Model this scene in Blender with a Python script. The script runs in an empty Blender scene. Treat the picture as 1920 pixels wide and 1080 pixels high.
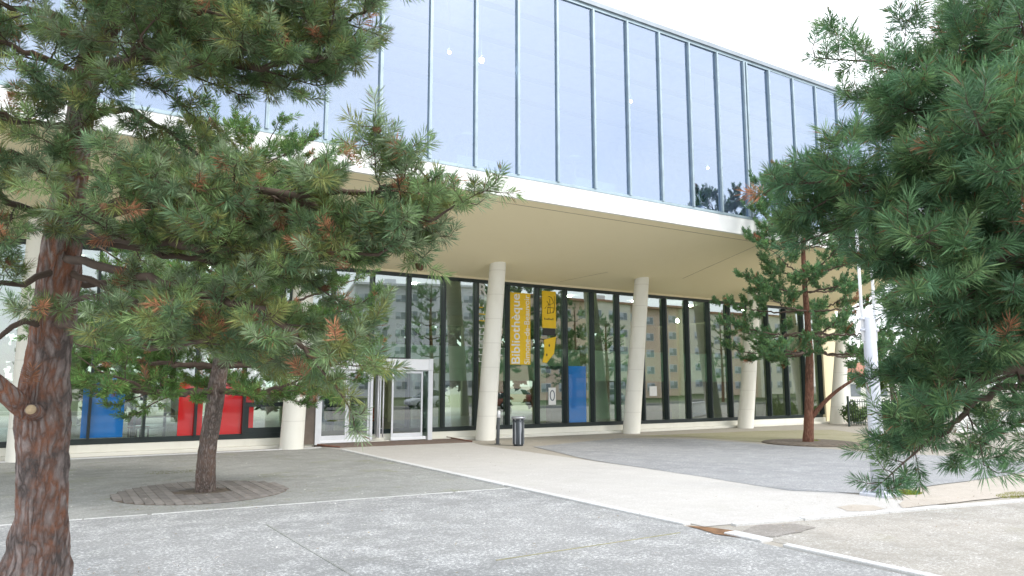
import bpy, math, random
import numpy as np
from mathutils import Vector, noise
random.seed(7); rng = np.random.default_rng(7)
PI = math.pi; R = math.radians
SC = bpy.context.scene; COL = SC.collection

# ------------------------------------------------------------------ camera
CAM_H, FPX, PITCH, YAW = 1.9, 1366.6, .1327, .565
cd = bpy.data.cameras.new('camera'); cam = bpy.data.objects.new('camera', cd); COL.objects.link(cam)
cam.location = (0, 0, CAM_H); cam.rotation_euler = (PI/2+PITCH, 0, -YAW)
cd.lens = FPX/1920*36; cd.sensor_width = 36; cd.clip_start = .05; cd.clip_end = 2000
SC.camera = cam
cd.dof.use_dof = True; cd.dof.focus_distance = 19; cd.dof.aperture_fstop = 5.6
def ray(x, y):                       # survey ray of the photograph -> world direction (depth 1)
    d = np.array([(x-960)/FPX, 1., -(y-540)/FPX]); c, s = math.cos(PITCH), math.sin(PITCH)
    d = np.array([d[0], c-d[2]*s, s+d[2]*c]); c, s = math.cos(YAW), math.sin(YAW)
    return np.array([d[0]*c+d[1]*s, -d[0]*s+d[1]*c, d[2]])
C0 = np.array([0, 0, CAM_H])
def at(x, y, D): return C0+ray(x, y)*D
def onZ(x, y, z=0): r = ray(x, y); return C0+r*((z-CAM_H)/r[2])
def onY(x, y, Y): r = ray(x, y); return C0+r*(Y/r[1])

# ------------------------------------------------------------------ materials
def newmat(name):
    m = bpy.data.materials.new(name); m.use_nodes = True; nt = m.node_tree; nt.nodes.clear()
    out = nt.nodes.new('ShaderNodeOutputMaterial'); return m, nt, out
def N(nt, t, **k):
    n = nt.nodes.new(t)
    for a, v in k.items():
        if a.startswith('i_'): n.inputs[a[2:].replace('_', ' ')].default_value = v
        else: setattr(n, a, v)
    return n
def coords(nt, scale=(1, 1, 1)):
    g = N(nt, 'ShaderNodeNewGeometry'); mp = N(nt, 'ShaderNodeMapping'); mp.inputs['Scale'].default_value = scale
    nt.links.new(g.outputs['Position'], mp.inputs['Vector']); return mp.outputs['Vector']
def noise_n(nt, vec, scale, detail=4, rough=.55, lo=.35, hi=.65):
    n = N(nt, 'ShaderNodeTexNoise'); n.inputs['Scale'].default_value = scale; n.inputs['Detail'].default_value = detail
    n.inputs['Roughness'].default_value = rough; nt.links.new(vec, n.inputs['Vector'])
    m = N(nt, 'ShaderNodeMapRange'); m.inputs['From Min'].default_value = lo; m.inputs['From Max'].default_value = hi
    nt.links.new(n.outputs['Fac'], m.inputs['Value']); return m.outputs['Result']
def mixc(nt, fac, a, b):
    m = N(nt, 'ShaderNodeMix', data_type='RGBA')
    for s, v in ((m.inputs['Factor'], fac), (m.inputs['A'], a), (m.inputs['B'], b)):
        if hasattr(v, 'node'): nt.links.new(v, s)
        elif isinstance(v, (int, float)): s.default_value = v
        else: s.default_value = (*v, 1)
    return m.outputs['Result']
def mul(nt, a, b):
    m = N(nt, 'ShaderNodeMath', operation='MULTIPLY')
    for s, v in ((m.inputs[0], a), (m.inputs[1], b)):
        if hasattr(v, 'node'): nt.links.new(v, s)
        else: s.default_value = v
    return m.outputs[0]
def bsdf(nt, out, col, rough=.7, metal=0, bump=None, bstr=.3, bdist=.01, spec=.5):
    p = N(nt, 'ShaderNodeBsdfPrincipled')
    if hasattr(col, 'node'): nt.links.new(col, p.inputs['Base Color'])
    else: p.inputs['Base Color'].default_value = (*col, 1)
    if hasattr(rough, 'node'): nt.links.new(rough, p.inputs['Roughness'])
    else: p.inputs['Roughness'].default_value = rough
    p.inputs['Metallic'].default_value = metal; p.inputs['Specular IOR Level'].default_value = spec
    if bump is not None:
        b = N(nt, 'ShaderNodeBump'); b.inputs['Strength'].default_value = bstr; b.inputs['Distance'].default_value = bdist
        nt.links.new(bump, b.inputs['Height']); nt.links.new(b.outputs['Normal'], p.inputs['Normal'])
    nt.links.new(p.outputs[0], out.inputs['Surface']); return p
def simple(name, col, rough=.6, metal=0, var=.12, scale=3, bstr=.08, spec=.5):
    """paint / plaster / metal with slight mottling and grain"""
    m, nt, out = newmat(name); v = coords(nt)
    a = noise_n(nt, v, scale, 5, .6, .3, .7); f = noise_n(nt, v, scale*14, 3, .6, .3, .7)
    c = mixc(nt, a, [x*(1-var) for x in col], [min(1, x*(1+var)) for x in col])
    bsdf(nt, out, c, rough, metal, f, bstr, .004, spec); return m
def streaked(name, col, dirt, amt=.5, rough=.75):
    """plaster with rain streaks"""
    m, nt, out = newmat(name)
    a = noise_n(nt, coords(nt, (1, 1, .12)), 2.6, 5, .6, .45, .8)
    b = noise_n(nt, coords(nt), 1.1, 5, .6, .35, .75)
    f = noise_n(nt, coords(nt), 60, 3, .6, .3, .7)
    c = mixc(nt, mul(nt, mul(nt, a, b), amt), col, dirt)
    bsdf(nt, out, c, rough, 0, f, .08, .003, .3); return m
def ground_mat(name, base, dark, light, moss=0, fine=90, lightamt=.5, spots=.6, stretch=(1, 1, 1), rough=.85):
    m, nt, out = newmat(name); v = coords(nt, stretch)
    big = noise_n(nt, v, .42, 7, .62, .34, .68)
    mid = noise_n(nt, v, 1.7, 9, .74, .44, .66)
    fin = noise_n(nt, v, fine, 4, .75, .38, .62)
    spk = noise_n(nt, v, 24, 8, .88, .515, .60)
    grit = noise_n(nt, v, 36, 6, .85, .42, .58)
    c = mixc(nt, big, base, dark)
    c = mixc(nt, mul(nt, fin, .5), c, [x*.62 for x in dark])
    c = mixc(nt, mul(nt, grit, .45), c, [x*.8 for x in dark])
    c = mixc(nt, mul(nt, spk, lightamt*.34), c, light); c = mixc(nt, mul(nt, mul(nt, spk, mid), lightamt*.8), c, light)
    c = mixc(nt, mul(nt, mul(nt, mul(nt, mid, spk), grit), lightamt), c, light)
    c = mixc(nt, mul(nt, mul(nt, mid, big), lightamt*.22), c, light)
    st = noise_n(nt, coords(nt), .9, 7, .7, .56, .72)
    c = mixc(nt, mul(nt, st, .28), c, [x*.7 for x in dark])
    if moss:
        a = noise_n(nt, coords(nt), .8, 6, .7, .55, .72); b = noise_n(nt, coords(nt), 9, 5, .7, .35, .6)
        c = mixc(nt, mul(nt, mul(nt, a, b), moss), c, (.19, .205, .08))
        a = noise_n(nt, coords(nt, (1, 1, 1)), 2.4, 6, .75, .5, .72)
        c = mixc(nt, mul(nt, a, spots*.5), c, [x*.6 for x in dark])
    bsdf(nt, out, c, rough, 0, fin, .35, .006, .35); return m
def bark_mat(name, plate, furrow, scale=1.):
    m, nt, out = newmat(name); v = coords(nt, (1, 1, .13))
    n1 = N(nt, 'ShaderNodeTexNoise'); n1.inputs['Scale'].default_value = 5*scale; n1.inputs['Detail'].default_value = 5
    nt.links.new(coords(nt, (1, 1, .4)), n1.inputs['Vector'])
    ad = N(nt, 'ShaderNodeVectorMath', operation='MULTIPLY_ADD'); nt.links.new(n1.outputs['Color'], ad.inputs[0])
    ad.inputs[1].default_value = (.26, .26, .09); nt.links.new(v, ad.inputs[2])
    vo = N(nt, 'ShaderNodeTexVoronoi', feature='DISTANCE_TO_EDGE'); vo.inputs['Scale'].default_value = 19*scale
    nt.links.new(ad.outputs[0], vo.inputs['Vector'])
    mr = N(nt, 'ShaderNodeMapRange'); mr.inputs['From Max'].default_value = .34; nt.links.new(vo.outputs['Distance'], mr.inputs['Value'])
    g = noise_n(nt, coords(nt, (1, 1, .5)), 7*scale, 8, .75, .35, .65); f = noise_n(nt, coords(nt, (1, 1, .45)), 55*scale, 5, .75, .3, .7)
    h2 = noise_n(nt, coords(nt, (1, 1, .3)), 26*scale, 5, .7, .38, .62)
    pc = mixc(nt, g, plate, [min(1, x*1.75) for x in plate]); pc = mixc(nt, mul(nt, h2, .45), pc, [x*.45 for x in plate]); pc = mixc(nt, mul(nt, f, .4), pc, [x*.55 for x in plate])
    g2 = noise_n(nt, coords(nt), 2.2*scale, 6, .75, .42, .6)
    fu = mixc(nt, g2, [x*.36 for x in plate], furrow)
    c = mixc(nt, mr.outputs['Result'], fu, pc)
    h = N(nt, 'ShaderNodeMath', operation='ADD'); nt.links.new(mr.outputs['Result'], h.inputs[0]); nt.links.new(mul(nt, h2, .6), h.inputs[1])
    bsdf(nt, out, c, .92, 0, h.outputs[0], .9, .02, .15); return m
def foliage_mat(name, transl=.3, rough=.5):
    m, nt, out = newmat(name); a = N(nt, 'ShaderNodeAttribute', attribute_name='col')
    p = N(nt, 'ShaderNodeBsdfPrincipled'); p.inputs['Roughness'].default_value = rough; p.inputs['Specular IOR Level'].default_value = .35
    nt.links.new(a.outputs['Color'], p.inputs['Base Color'])
    t = N(nt, 'ShaderNodeBsdfTranslucent'); nt.links.new(a.outputs['Color'], t.inputs['Color'])
    mx = N(nt, 'ShaderNodeMixShader'); mx.inputs['Fac'].default_value = transl
    nt.links.new(p.outputs[0], mx.inputs[1]); nt.links.new(t.outputs[0], mx.inputs[2]); nt.links.new(mx.outputs[0], out.inputs['Surface']); return m
def glass_mat(name, refl, base, edge, through, rough=0.):
    """coated architectural pane: one mirror-like reflection on the outer face, tinted transmission"""
    m, nt, out = newmat(name)
    lw = N(nt, 'ShaderNodeLayerWeight'); lw.inputs['Blend'].default_value = .28
    mr = N(nt, 'ShaderNodeMapRange'); mr.inputs['To Min'].default_value = base; mr.inputs['To Max'].default_value = edge
    nt.links.new(lw.outputs['Fresnel'], mr.inputs['Value'])
    geo = N(nt, 'ShaderNodeNewGeometry'); inv = N(nt, 'ShaderNodeMath', operation='SUBTRACT'); inv.inputs[0].default_value = 1
    nt.links.new(geo.outputs['Backfacing'], inv.inputs[1]); fac = mul(nt, mr.outputs['Result'], inv.outputs[0])
    tr = N(nt, 'ShaderNodeBsdfTransparent'); tr.inputs['Color'].default_value = (*through, 1)
    gl = N(nt, 'ShaderNodeBsdfGlossy'); gl.inputs['Color'].default_value = (*refl, 1); gl.inputs['Roughness'].default_value = rough
    mx = N(nt, 'ShaderNodeMixShader'); nt.links.new(fac, mx.inputs['Fac']); nt.links.new(tr.outputs[0], mx.inputs[1]); nt.links.new(gl.outputs[0], mx.inputs[2])
    nt.links.new(mx.outputs[0], out.inputs['Surface']); return m
def emit_mat(name, col, s):
    m, nt, out = newmat(name); e = N(nt, 'ShaderNodeEmission'); e.inputs['Color'].default_value = (*col, 1); e.inputs['Strength'].default_value = s
    nt.links.new(e.outputs[0], out.inputs['Surface']); return m

M = {}
M['white'] = streaked('white_render', (.86, .86, .84), (.6, .58, .52), .25)
M['soffit'] = streaked('cream_soffit', (.91, .81, .55), (.83, .73, .47), .35)
M['cream'] = streaked('cream_render', (.80, .71, .50), (.5, .44, .32), .4)
M['plinth'] = streaked('plinth_render', (.78, .76, .68), (.5, .48, .38), .5)
M['column'] = streaked('column_concrete', (.87, .85, .77), (.55, .52, .42), .45)
def ringed(m):
    nt = m.node_tree; p = [n for n in nt.nodes if n.type == 'BSDF_PRINCIPLED'][0]; lk = p.inputs['Base Color'].links[0]; src = lk.from_socket
    g = N(nt, 'ShaderNodeNewGeometry'); sp = N(nt, 'ShaderNodeSeparateXYZ'); nt.links.new(g.outputs['Position'], sp.inputs[0])
    md = N(nt, 'ShaderNodeMath', operation='PINGPONG'); nt.links.new(sp.outputs['Z'], md.inputs[0]); md.inputs[1].default_value = .42
    mr = N(nt, 'ShaderNodeMapRange'); mr.inputs['From Min'].default_value = .0; mr.inputs['From Max'].default_value = .022; mr.inputs['To Min'].default_value = .30; mr.inputs['To Max'].default_value = 0; nt.links.new(md.outputs[0], mr.inputs['Value'])
    pits = noise_n(nt, coords(nt), 22, 6, .8, .58, .70); mx = N(nt, 'ShaderNodeMath', operation='MAXIMUM'); nt.links.new(mr.outputs['Result'], mx.inputs[0]); nt.links.new(mul(nt, pits, .22), mx.inputs[1])
    nt.links.new(mixc(nt, mx.outputs[0], src, (.42, .40, .33)), p.inputs['Base Color'])
ringed(M['column'])
M['joint'] = simple('dark_joint', (.33, .27, .17), .9)  # dark brown tone of the joints between soffit panels
M['dark'] = simple('dark_frame', (.016, .026, .026), .4)
M['teal'] = simple('teal_frame', (.30, .38, .43), .45, .3)
M['teal_pale'] = simple('pale_frame', (.34, .43, .47), .45, .2)
M['coping'] = simple('roof_coping', (.28, .32, .36), .5, .3)
M['alu'] = simple('brushed_aluminium', (.76, .77, .80), .4, .35, .06)
M['alu_white'] = simple('satin_panel', (.90, .91, .94), .4, .05, .03)
M['steel'] = simple('galvanised_steel', (.60, .62, .68), .5, .35, .1)
M['stone'] = simple('brown_stone', (.16, .125, .10), .5, 0, .3, 2)
M['mat'] = simple('entrance_mat', (.17, .125, .10), .9, 0, .2, 8)
M['rust'] = simple('rust_edge', (.16, .07, .045), .8, 0, .3, 6)
M['glass_up'] = glass_mat('upper_glass', (.70, .80, .95), .38, .85, (.64, .71, .83))
M['glass'] = glass_mat('ground_glass', (.86, .92, .92), .30, .95, (.72, .82, .74))
M['glass_door'] = glass_mat('door_glass', (.85, .9, .92), .26, .9, (.66, .72, .68))
M['inner_wall'] = simple('inner_wall', (.56, .56, .36), .8)
M['inner_pale'] = simple('inner_pale', (.70, .70, .70), .8)
M['inner_ceiling'] = simple('inner_ceiling', (.55, .60, .50), .8)
M['inner_green'] = simple('inner_green', (.50, .66, .52), .7)
M['inner_dark'] = simple('inner_dark', (.07, .07, .07), .6)
M['inner_floor'] = simple('inner_floor', (.34, .31, .26), .35)
M['lamp_on'] = emit_mat('lamp_glow', (1, .97, .9), 34)
M['blue'] = simple('blue_panel', (.018, .15, .45), .5, 0, .05)
M['red'] = simple('red_panel', (.62, .018, .02), .5, 0, .05)
M['yellow'] = simple('yellow_sheet', (.80, .52, .015), .6, 0, .06)
M['ink'] = simple('dark_ink', (.03, .03, .03), .7)
M['paper'] = simple('white_paper', (.80, .80, .78), .7, 0, .04)
M['grey_panel'] = simple('grey_panel', (.10, .115, .15), .6)
M['wood_red'] = simple('red_wood', (.30, .06, .025), .5)
M['bin'] = simple('bin_steel', (.07, .08, .09), .4, .5)
M['bin_light'] = simple('bin_slat', (.38, .40, .43), .4, .6)
M['bollard'] = simple('bollard_steel', (.10, .11, .12), .45, .4)
M['grate'] = simple('weathered_slat', (.235, .215, .20), .9, 0, .22, 5, .2)
M['grate_dark'] = simple('weathered_slat_dark', (.195, .178, .165), .9, 0, .22, 5, .2)
M['soil'] = simple('dark_soil', (.14, .115, .09), 1, 0, .4, 8, .5)
M['earth'] = simple('rust_earth', (.20, .11, .055), 1, 0, .4, 8, .6)
M['damp'] = ground_mat('damp_gravel', (.33, .30, .27), (.24, .22, .20), (.55, .53, .5), .2, 40, .8)
M['kerb'] = ground_mat('kerb_concrete', (.78, .78, .78), (.62, .62, .61), (.86, .86, .86), .15, 60, .5, .5)
M['base'] = ground_mat('sandy_ground', (.46, .42, .36), (.38, .35, .30), (.6, .58, .54), .25, 60, .4)
M['slab'] = ground_mat('speckled_slab', (.365, .365, .36), (.25, .255, .255), (.88, .88, .88), .12, 60, 1.0, .3)
M['slab_far'] = ground_mat('mossy_slab', (.40, .40, .385), (.26, .265, .25), (.70, .71, .69), .9, 50, .6, .9)
M['path'] = ground_mat('pale_path', (.60, .58, .545), (.52, .50, .475), (.82, .81, .80), .12, 60, .4, .25)
M['asphalt'] = ground_mat('grey_asphalt', (.37, .375, .38), (.27, .275, .285), (.70, .70, .71), .1, 45, .75, .3)
M['gravel'] = ground_mat('pale_gravel', (.50, .46, .41), (.30, .285, .25), (.82, .80, .78), .55, 40, .8, .8)
M['fine_gravel'] = ground_mat('beige_gravel', (.56, .50, .43), (.47, .42, .36), (.70, .66, .62), .2, 60, .4, .3)
M['mossy'] = ground_mat('mossy_strip', (.46, .42, .31), (.30, .29, .17), (.6, .58, .5), 1., 50, .3, .6)
M['street'] = ground_mat('street_asphalt', (.10, .10, .105), (.06, .06, .06), (.2, .2, .2), 0, 60, .3)
M['lawn'] = ground_mat('lawn', (.09, .13, .035), (.06, .09, .025), (.14, .17, .06), .3, 60, .4)
M['bark_a'] = bark_mat('pine_bark_rough', (.31, .255, .235), (.30, .13, .075))
M['bark_b'] = bark_mat('pine_bark_grey', (.30, .25, .225), (.2, .13, .10), 1.3)
M['bark_d'] = bark_mat('pine_bark_orange', (.27, .145, .10), (.2, .09, .06), 1.)
M['twig'] = simple('twig_bark', (.10, .07, .052), .9, 0, .3, 6)
M['cone'] = simple('pine_cone', (.17, .085, .045), .9, 0, .35, 40, .6)
M['needle'] = foliage_mat('needles', .42); M['leaf'] = foliage_mat('leaves', .35)
M['cut'] = simple('cut_wood', (.48, .36, .22), .9, 0, .2, 30)
M['tyre'] = simple('tyre', (.02, .02, .02), .9); M['rim'] = simple('rim', (.5, .5, .52), .35, .8)
M['carglass'] = simple('car_glass', (.02, .03, .04), .08, 0, .05); M['headlamp'] = simple('headlamp', (.7, .7, .72), .1)
M['tail'] = simple('tail_lamp', (.4, .02, .02), .2)
def car_paint(n, c): return simple(n, c, .28, .1, .03, 1, .0)
M['peach'] = streaked('peach_render', (.80, .60, .46), (.6, .44, .34), .4); M['pale_peach'] = streaked('pale_render', (.82, .77, .62), (.6, .54, .42), .4)
M['tower'] = streaked('tower_render', (.74, .75, .77), (.6, .6, .62), .4); M['shutter'] = simple('shutter', (.55, .6, .65), .6)
M['winglass'] = simple('window_dark', (.22, .25, .28), .15); M['roof'] = simple('roof_tile', (.36, .16, .10), .8)
M['cactus'] = simple('cactus_green', (.03, .07, .05), .6)
M['iron'] = simple('iron_fence', (.02, .035, .03), .5)

# ------------------------------------------------------------------ mesh helpers
class MB:
    def __init__(s): s.v = []; s.f = []; s.m = []; s.mats = []; s.smooth = []
    def mi(s, m):
        if m not in s.mats: s.mats.append(m)
        return s.mats.index(m)
    def add(s, vs, fs, mat, smooth=False):
        o = len(s.v); k = s.mi(mat); s.v += [tuple(map(float, p)) for p in vs]
        for f in fs: s.f.append([i+o for i in f]); s.m.append(k); s.smooth.append(smooth)
    def box(s, x0, x1, y0, y1, z0, z1, mat, rz=0, piv=None):
        vs = [(x, y, z) for z in (z0, z1) for y in (y0, y1) for x in (x0, x1)]
        if rz:
            cx, cy = piv or ((x0+x1)/2, (y0+y1)/2); c, n = math.cos(rz), math.sin(rz)
            vs = [(cx+(x-cx)*c-(y-cy)*n, cy+(x-cx)*n+(y-cy)*c, z) for x, y, z in vs]
        s.add(vs, [(0, 2, 3, 1), (4, 5, 7, 6), (0, 1, 5, 4), (2, 6, 7, 3), (0, 4, 6, 2), (1, 3, 7, 5)], mat); return s
    def bbox(s, x0, x1, y0, y1, z0, z1, mat, b=.02):
        """box with chamfered vertical and top edges"""
        def ring(i, z): return [(x0+i+b, y0+i, z), (x1-i-b, y0+i, z), (x1-i, y0+i+b, z), (x1-i, y1-i-b, z), (x1-i-b, y1-i, z), (x0+i+b, y1-i, z), (x0+i, y1-i-b, z), (x0+i, y0+i+b, z)]
        rs = [ring(0, z0), ring(0, z1-b), ring(b, z1)]; vs = [p for r in rs for p in r]; fs = [tuple(range(7, -1, -1)), tuple(range(16, 24))]
        for k in range(2):
            for j in range(8): a = k*8; fs.append((a+j, a+(j+1) % 8, a+8+(j+1) % 8, a+8+j))
        s.add(vs, fs, mat); return s
    def prism(s, poly, z0, z1, mat):
        n = len(poly); vs = [(p[0], p[1], z0) for p in poly]+[(p[0], p[1], z1) for p in poly]
        s.add(vs, [tuple(range(n-1, -1, -1)), tuple(range(n, 2*n))]+[(i, (i+1) % n, n+(i+1) % n, n+i) for i in range(n)], mat); return s
    def lathe(s, prof, mat, cx=0, cy=0, z0=0, n=20, smooth=True):
        vs = []; fs = []
        for r, z in prof:
            for j in range(n): a = 2*PI*j/n; vs.append((cx+r*math.cos(a), cy+r*math.sin(a), z0+z))
        for i in range(len(prof)-1):
            for j in range(n): fs.append((i*n+j, i*n+(j+1) % n, (i+1)*n+(j+1) % n, (i+1)*n+j))
        if prof[0][0] > .001: fs.append(tuple(range(n-1, -1, -1)))
        if prof[-1][0] > .001: fs.append(tuple(range((len(prof)-1)*n, len(prof)*n)))
        s.add(vs, fs, mat, smooth); return s
    def tube(s, pts, rad, mat, n=5, disp=None, cap=True):
        P = np.array(pts, float); k = len(P)
        if k < 2: return s
        T = np.gradient(P, axis=0); T /= np.linalg.norm(T, axis=1)[:, None]+1e-9
        u = np.cross(T[0], (0, 0, 1)) if abs(T[0][2]) < .9 else np.cross(T[0], (1, 0, 0)); u /= np.linalg.norm(u)
        vs = []
        for i in range(k):
            u = u-T[i]*np.dot(u, T[i]); u /= np.linalg.norm(u)+1e-9; w = np.cross(T[i], u); r = rad[i]
            for j in range(n):
                a = 2*PI*j/n; d = u*math.cos(a)+w*math.sin(a); rr = r
                if disp: rr = r*(1+disp(P[i], d, a, r))
                vs.append(P[i]+d*rr)
        fs = [(i*n+j, i*n+(j+1) % n, (i+1)*n+(j+1) % n, (i+1)*n+j) for i in range(k-1) for j in range(n)]
        if cap: fs += [tuple(range(n-1, -1, -1)), tuple(range((k-1)*n, k*n))]
        s.add(vs, fs, mat, True); return s
    def build(s, name, parent=None, loc=None, bevel=0):
        me = bpy.data.meshes.new(name); me.from_pydata(s.v, [], s.f)
        for m in s.mats: me.materials.append(m if not isinstance(m, str) else M[m])
        me.polygons.foreach_set('material_index', s.m); me.polygons.foreach_set('use_smooth', s.smooth); me.update()
        o = bpy.data.objects.new(name, me); COL.objects.link(o)
        if loc is not None: o.location = loc
        if parent: o.parent = parent
        if bevel:
            b = o.modifiers.new('bevel', 'BEVEL'); b.width = bevel; b.segments = 2; b.limit_method = 'ANGLE'
        return o
def tag(o, label=None, cat=None, group=None, kind=None):
    for k, v in (('label', label), ('category', cat), ('group', group), ('kind', kind)):
        if v: o[k] = v
    return o
def empty(name, loc, label, cat, group=None, rz=0):
    o = bpy.data.objects.new(name, None); o.empty_display_size = .2; o.location = loc; o.rotation_euler.z = rz; COL.objects.link(o)
    return tag(o, label, cat, group)
def copy_tree(o, parent=None):
    c = o.copy(); COL.objects.link(c)
    if parent: c.parent = parent
    for ch in list(o.children): copy_tree(ch, c)
    return c
def text_mesh(name, body, size_x, size_z, mat, parent, fit=True, depth=.003, bold=.0):
    """text lying in XZ facing -Y with its lower left at the origin, stretched to size"""
    cu = bpy.data.curves.new(name, 'FONT'); cu.body = body; cu.extrude = depth; cu.offset = bold
    t = bpy.data.objects.new('t', cu); COL.objects.link(t); bpy.context.view_layer.update()
    me = bpy.data.meshes.new_from_object(t.evaluated_get(bpy.context.evaluated_depsgraph_get()))
    bpy.data.objects.remove(t); bpy.data.curves.remove(cu)
    co = np.zeros(len(me.vertices)*3); me.vertices.foreach_get('co', co); co = co.reshape(-1, 3)
    lo, hi = co.min(0), co.max(0); co[:, 0] = (co[:, 0]-lo[0])/(hi[0]-lo[0])*size_x; co[:, 1] = (co[:, 1]-lo[1])/(hi[1]-lo[1])*size_z
    co = np.stack([co[:, 0], -co[:, 2], co[:, 1]], 1); me.vertices.foreach_set('co', co.ravel()); me.update()
    me.materials.clear(); me.materials.append(M[mat]); me.name = name
    o = bpy.data.objects.new(name, me); COL.objects.link(o); o.parent = parent; return o

# ------------------------------------------------------------------ ground
def sheet(name, poly, z, mat, kind='structure', label=None, cat=None):
    b = MB(); n = len(poly); b.add([(p[0], p[1], z) for p in poly], [tuple(range(n))], mat); o = b.build(name)
    if kind: o['kind'] = kind
    return tag(o, label, cat)
def px(*pts): return [tuple(onZ(*p)[:2]) for p in pts]
def ccw(p):
    a = sum(p[i][0]*p[(i+1) % len(p)][1]-p[(i+1) % len(p)][0]*p[i][1] for i in range(len(p))); return p if a > 0 else p[::-1]
def wob(p, amt=.06, step=.5):
    q = []
    for i in range(len(p)):
        a, b = np.array(p[i]), np.array(p[(i+1) % len(p)]); L = np.linalg.norm(b-a); k = max(1, int(L/step))
        for j in range(k):
            c = a+(b-a)*j/k; q.append((c[0]+random.uniform(-amt, amt), c[1]+random.uniform(-amt, amt)))
    return q
sheet('ground', [(-900, -900), (900, -900), (900, 900), (-900, 900)], 0, 'base')
sheet('paving', [(-14, -6), (7.46, -6), (7.46, 11.77), (-14, 13.5)], .006, 'slab')
sheet('paving', [(-14, 13.53), (7.46, 11.80), (7.46, 21.3), (7.3, 22.2), (-14, 22.6)], .006, 'slab_far')
sheet('path', [(7.66, 7.22), (9.6, 6.85), (12.2, 6.35), (11.78, 11.75), (11.86, 20.6), (12.4, 22.4), (7.3, 22.6), (7.3, 22.2), (7.66, 21.0)], .0065, 'path')
asp = px((1000, 838), (1160, 822), (1300, 823), (1440, 834), (1520, 839), (1620, 848), (1760, 855), (1920, 866), (2100, 878))
asp += [tuple(p) for p in px((2100, 890), (1920, 887), (1810, 903), (1700, 917), (1645, 927), (1480, 921), (1273, 888), (1100, 862))]
sheet('asphalt_yard', ccw(wob(asp, .03, .6)), .0105, 'asphalt')
sheet('gravel_verge', ccw(wob(px((1690, 920), (1810, 905), (1920, 889), (2150, 880), (2150, 930), (1920, 930), (1690, 955)), .04, .4)), .0145, 'fine_gravel')
sheet('gravel_yard', [(7.62, -6), (30, -6), (30, 2.6), (13.78, 5.84), (10.8, 6.42), (8.3, 6.9), (7.66, 7.1)], .004, 'gravel')
sheet('mossy_strip', ccw(wob(px((1180, 818), (1330, 812), (1420, 808), (1560, 806), (1680, 822), (1620, 842), (1500, 834), (1420, 829), (1300, 820)), .05, .6)), .0045, 'mossy')
b = MB()
for x0, x1, y0, y1 in ((7.46, 7.62, 12.1, 21.2), (7.47, 7.61, 7.42, 12.085), (7.47, 7.69, 6.13, 6.72), (7.5, 7.62, -6, 5.85)): b.bbox(x0, x1, y0, y1, 0, .035, 'kerb', .008)
o = b.build('kerb'); o['kind'] = 'structure'
b = MB(); p0, p1, p2 = np.array((8.05, 7.06)), np.array((10.77, 6.53)), np.array((15.2, 5.66))
def strip(b, a, c, w, z0, z1, mat):
    d = (c-a)/np.linalg.norm(c-a); n = np.array((-d[1], d[0]))*w/2; b.prism([tuple(a-n), tuple(c-n), tuple(c+n), tuple(a+n)], z0, z1, mat)
strip(b, p0, np.array((9.2, 6.84)), .10, 0, .03, 'kerb'); strip(b, np.array((9.215, 6.837)), p1, .13, 0, .034, 'kerb'); strip(b, np.array((10.79, 6.526)), p2, .12, 0, .032, 'kerb')
o = b.build('kerb'); o['kind'] = 'structure'
# thin pale joints in the slabs
b = MB(); ja, jb = np.array((-14, 13.515)), np.array((7.45, 11.785)); tt = 0
while tt < 1:
    t2 = min(1, tt+random.uniform(.01, .05)); jit = np.array((0, random.uniform(-.006, .006))); strip(b, ja+(jb-ja)*tt+jit, ja+(jb-ja)*t2+jit, random.uniform(.03, .05), 0, .0115, 'kerb'); tt = t2+random.choice((.0004, .001, .003))
o = b.build('paving_joint'); o['kind'] = 'structure'
b = MB(); strip(b, np.array(px((500, 985))[0]), np.array(px((760, 1140))[0]), .02, 0, .0125, 'slab_far')
strip(b, np.array(px((930, 1052))[0]), np.array(px((1275, 1000))[0]), .02, 0, .0125, 'mossy'); o = b.build('paving_joint'); o['kind'] = 'structure'
b = MB(); b.box(-14, 7.25, 22.3, 22.44, 0, .03, 'kerb'); o = b.build('kerb'); o['kind'] = 'structure'
sheet('bare_earth', ccw(wob(px((1288, 987), (1330, 990), (1378, 997), (1408, 1008), (1398, 1012), (1340, 1003)), .02, .15)), .014, 'earth')
sheet('damp_patch', ccw(wob(px((1392, 997), (1420, 986), (1490, 983), (1530, 990), (1500, 999), (1450, 1008), (1412, 1008)), .02, .12)), .0105, 'damp')
sheet('damp_patch', ccw(wob(px((1570, 952), (1600, 947), (1640, 949), (1660, 955), (1630, 960), (1590, 959)), .02, .15)), .0108, 'fine_gravel')
sheet('street', [(-60, -15.5), (120, -15.5), (120, -8), (-60, -8)], .004, 'street'); sheet('lawn', [(-60, -60), (160, -60), (160, -17), (-60, -17)], .004, 'lawn')
sheet('lawn', [(30, 24), (140, 24), (140, 140), (30, 140)], .004, 'mossy')

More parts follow.
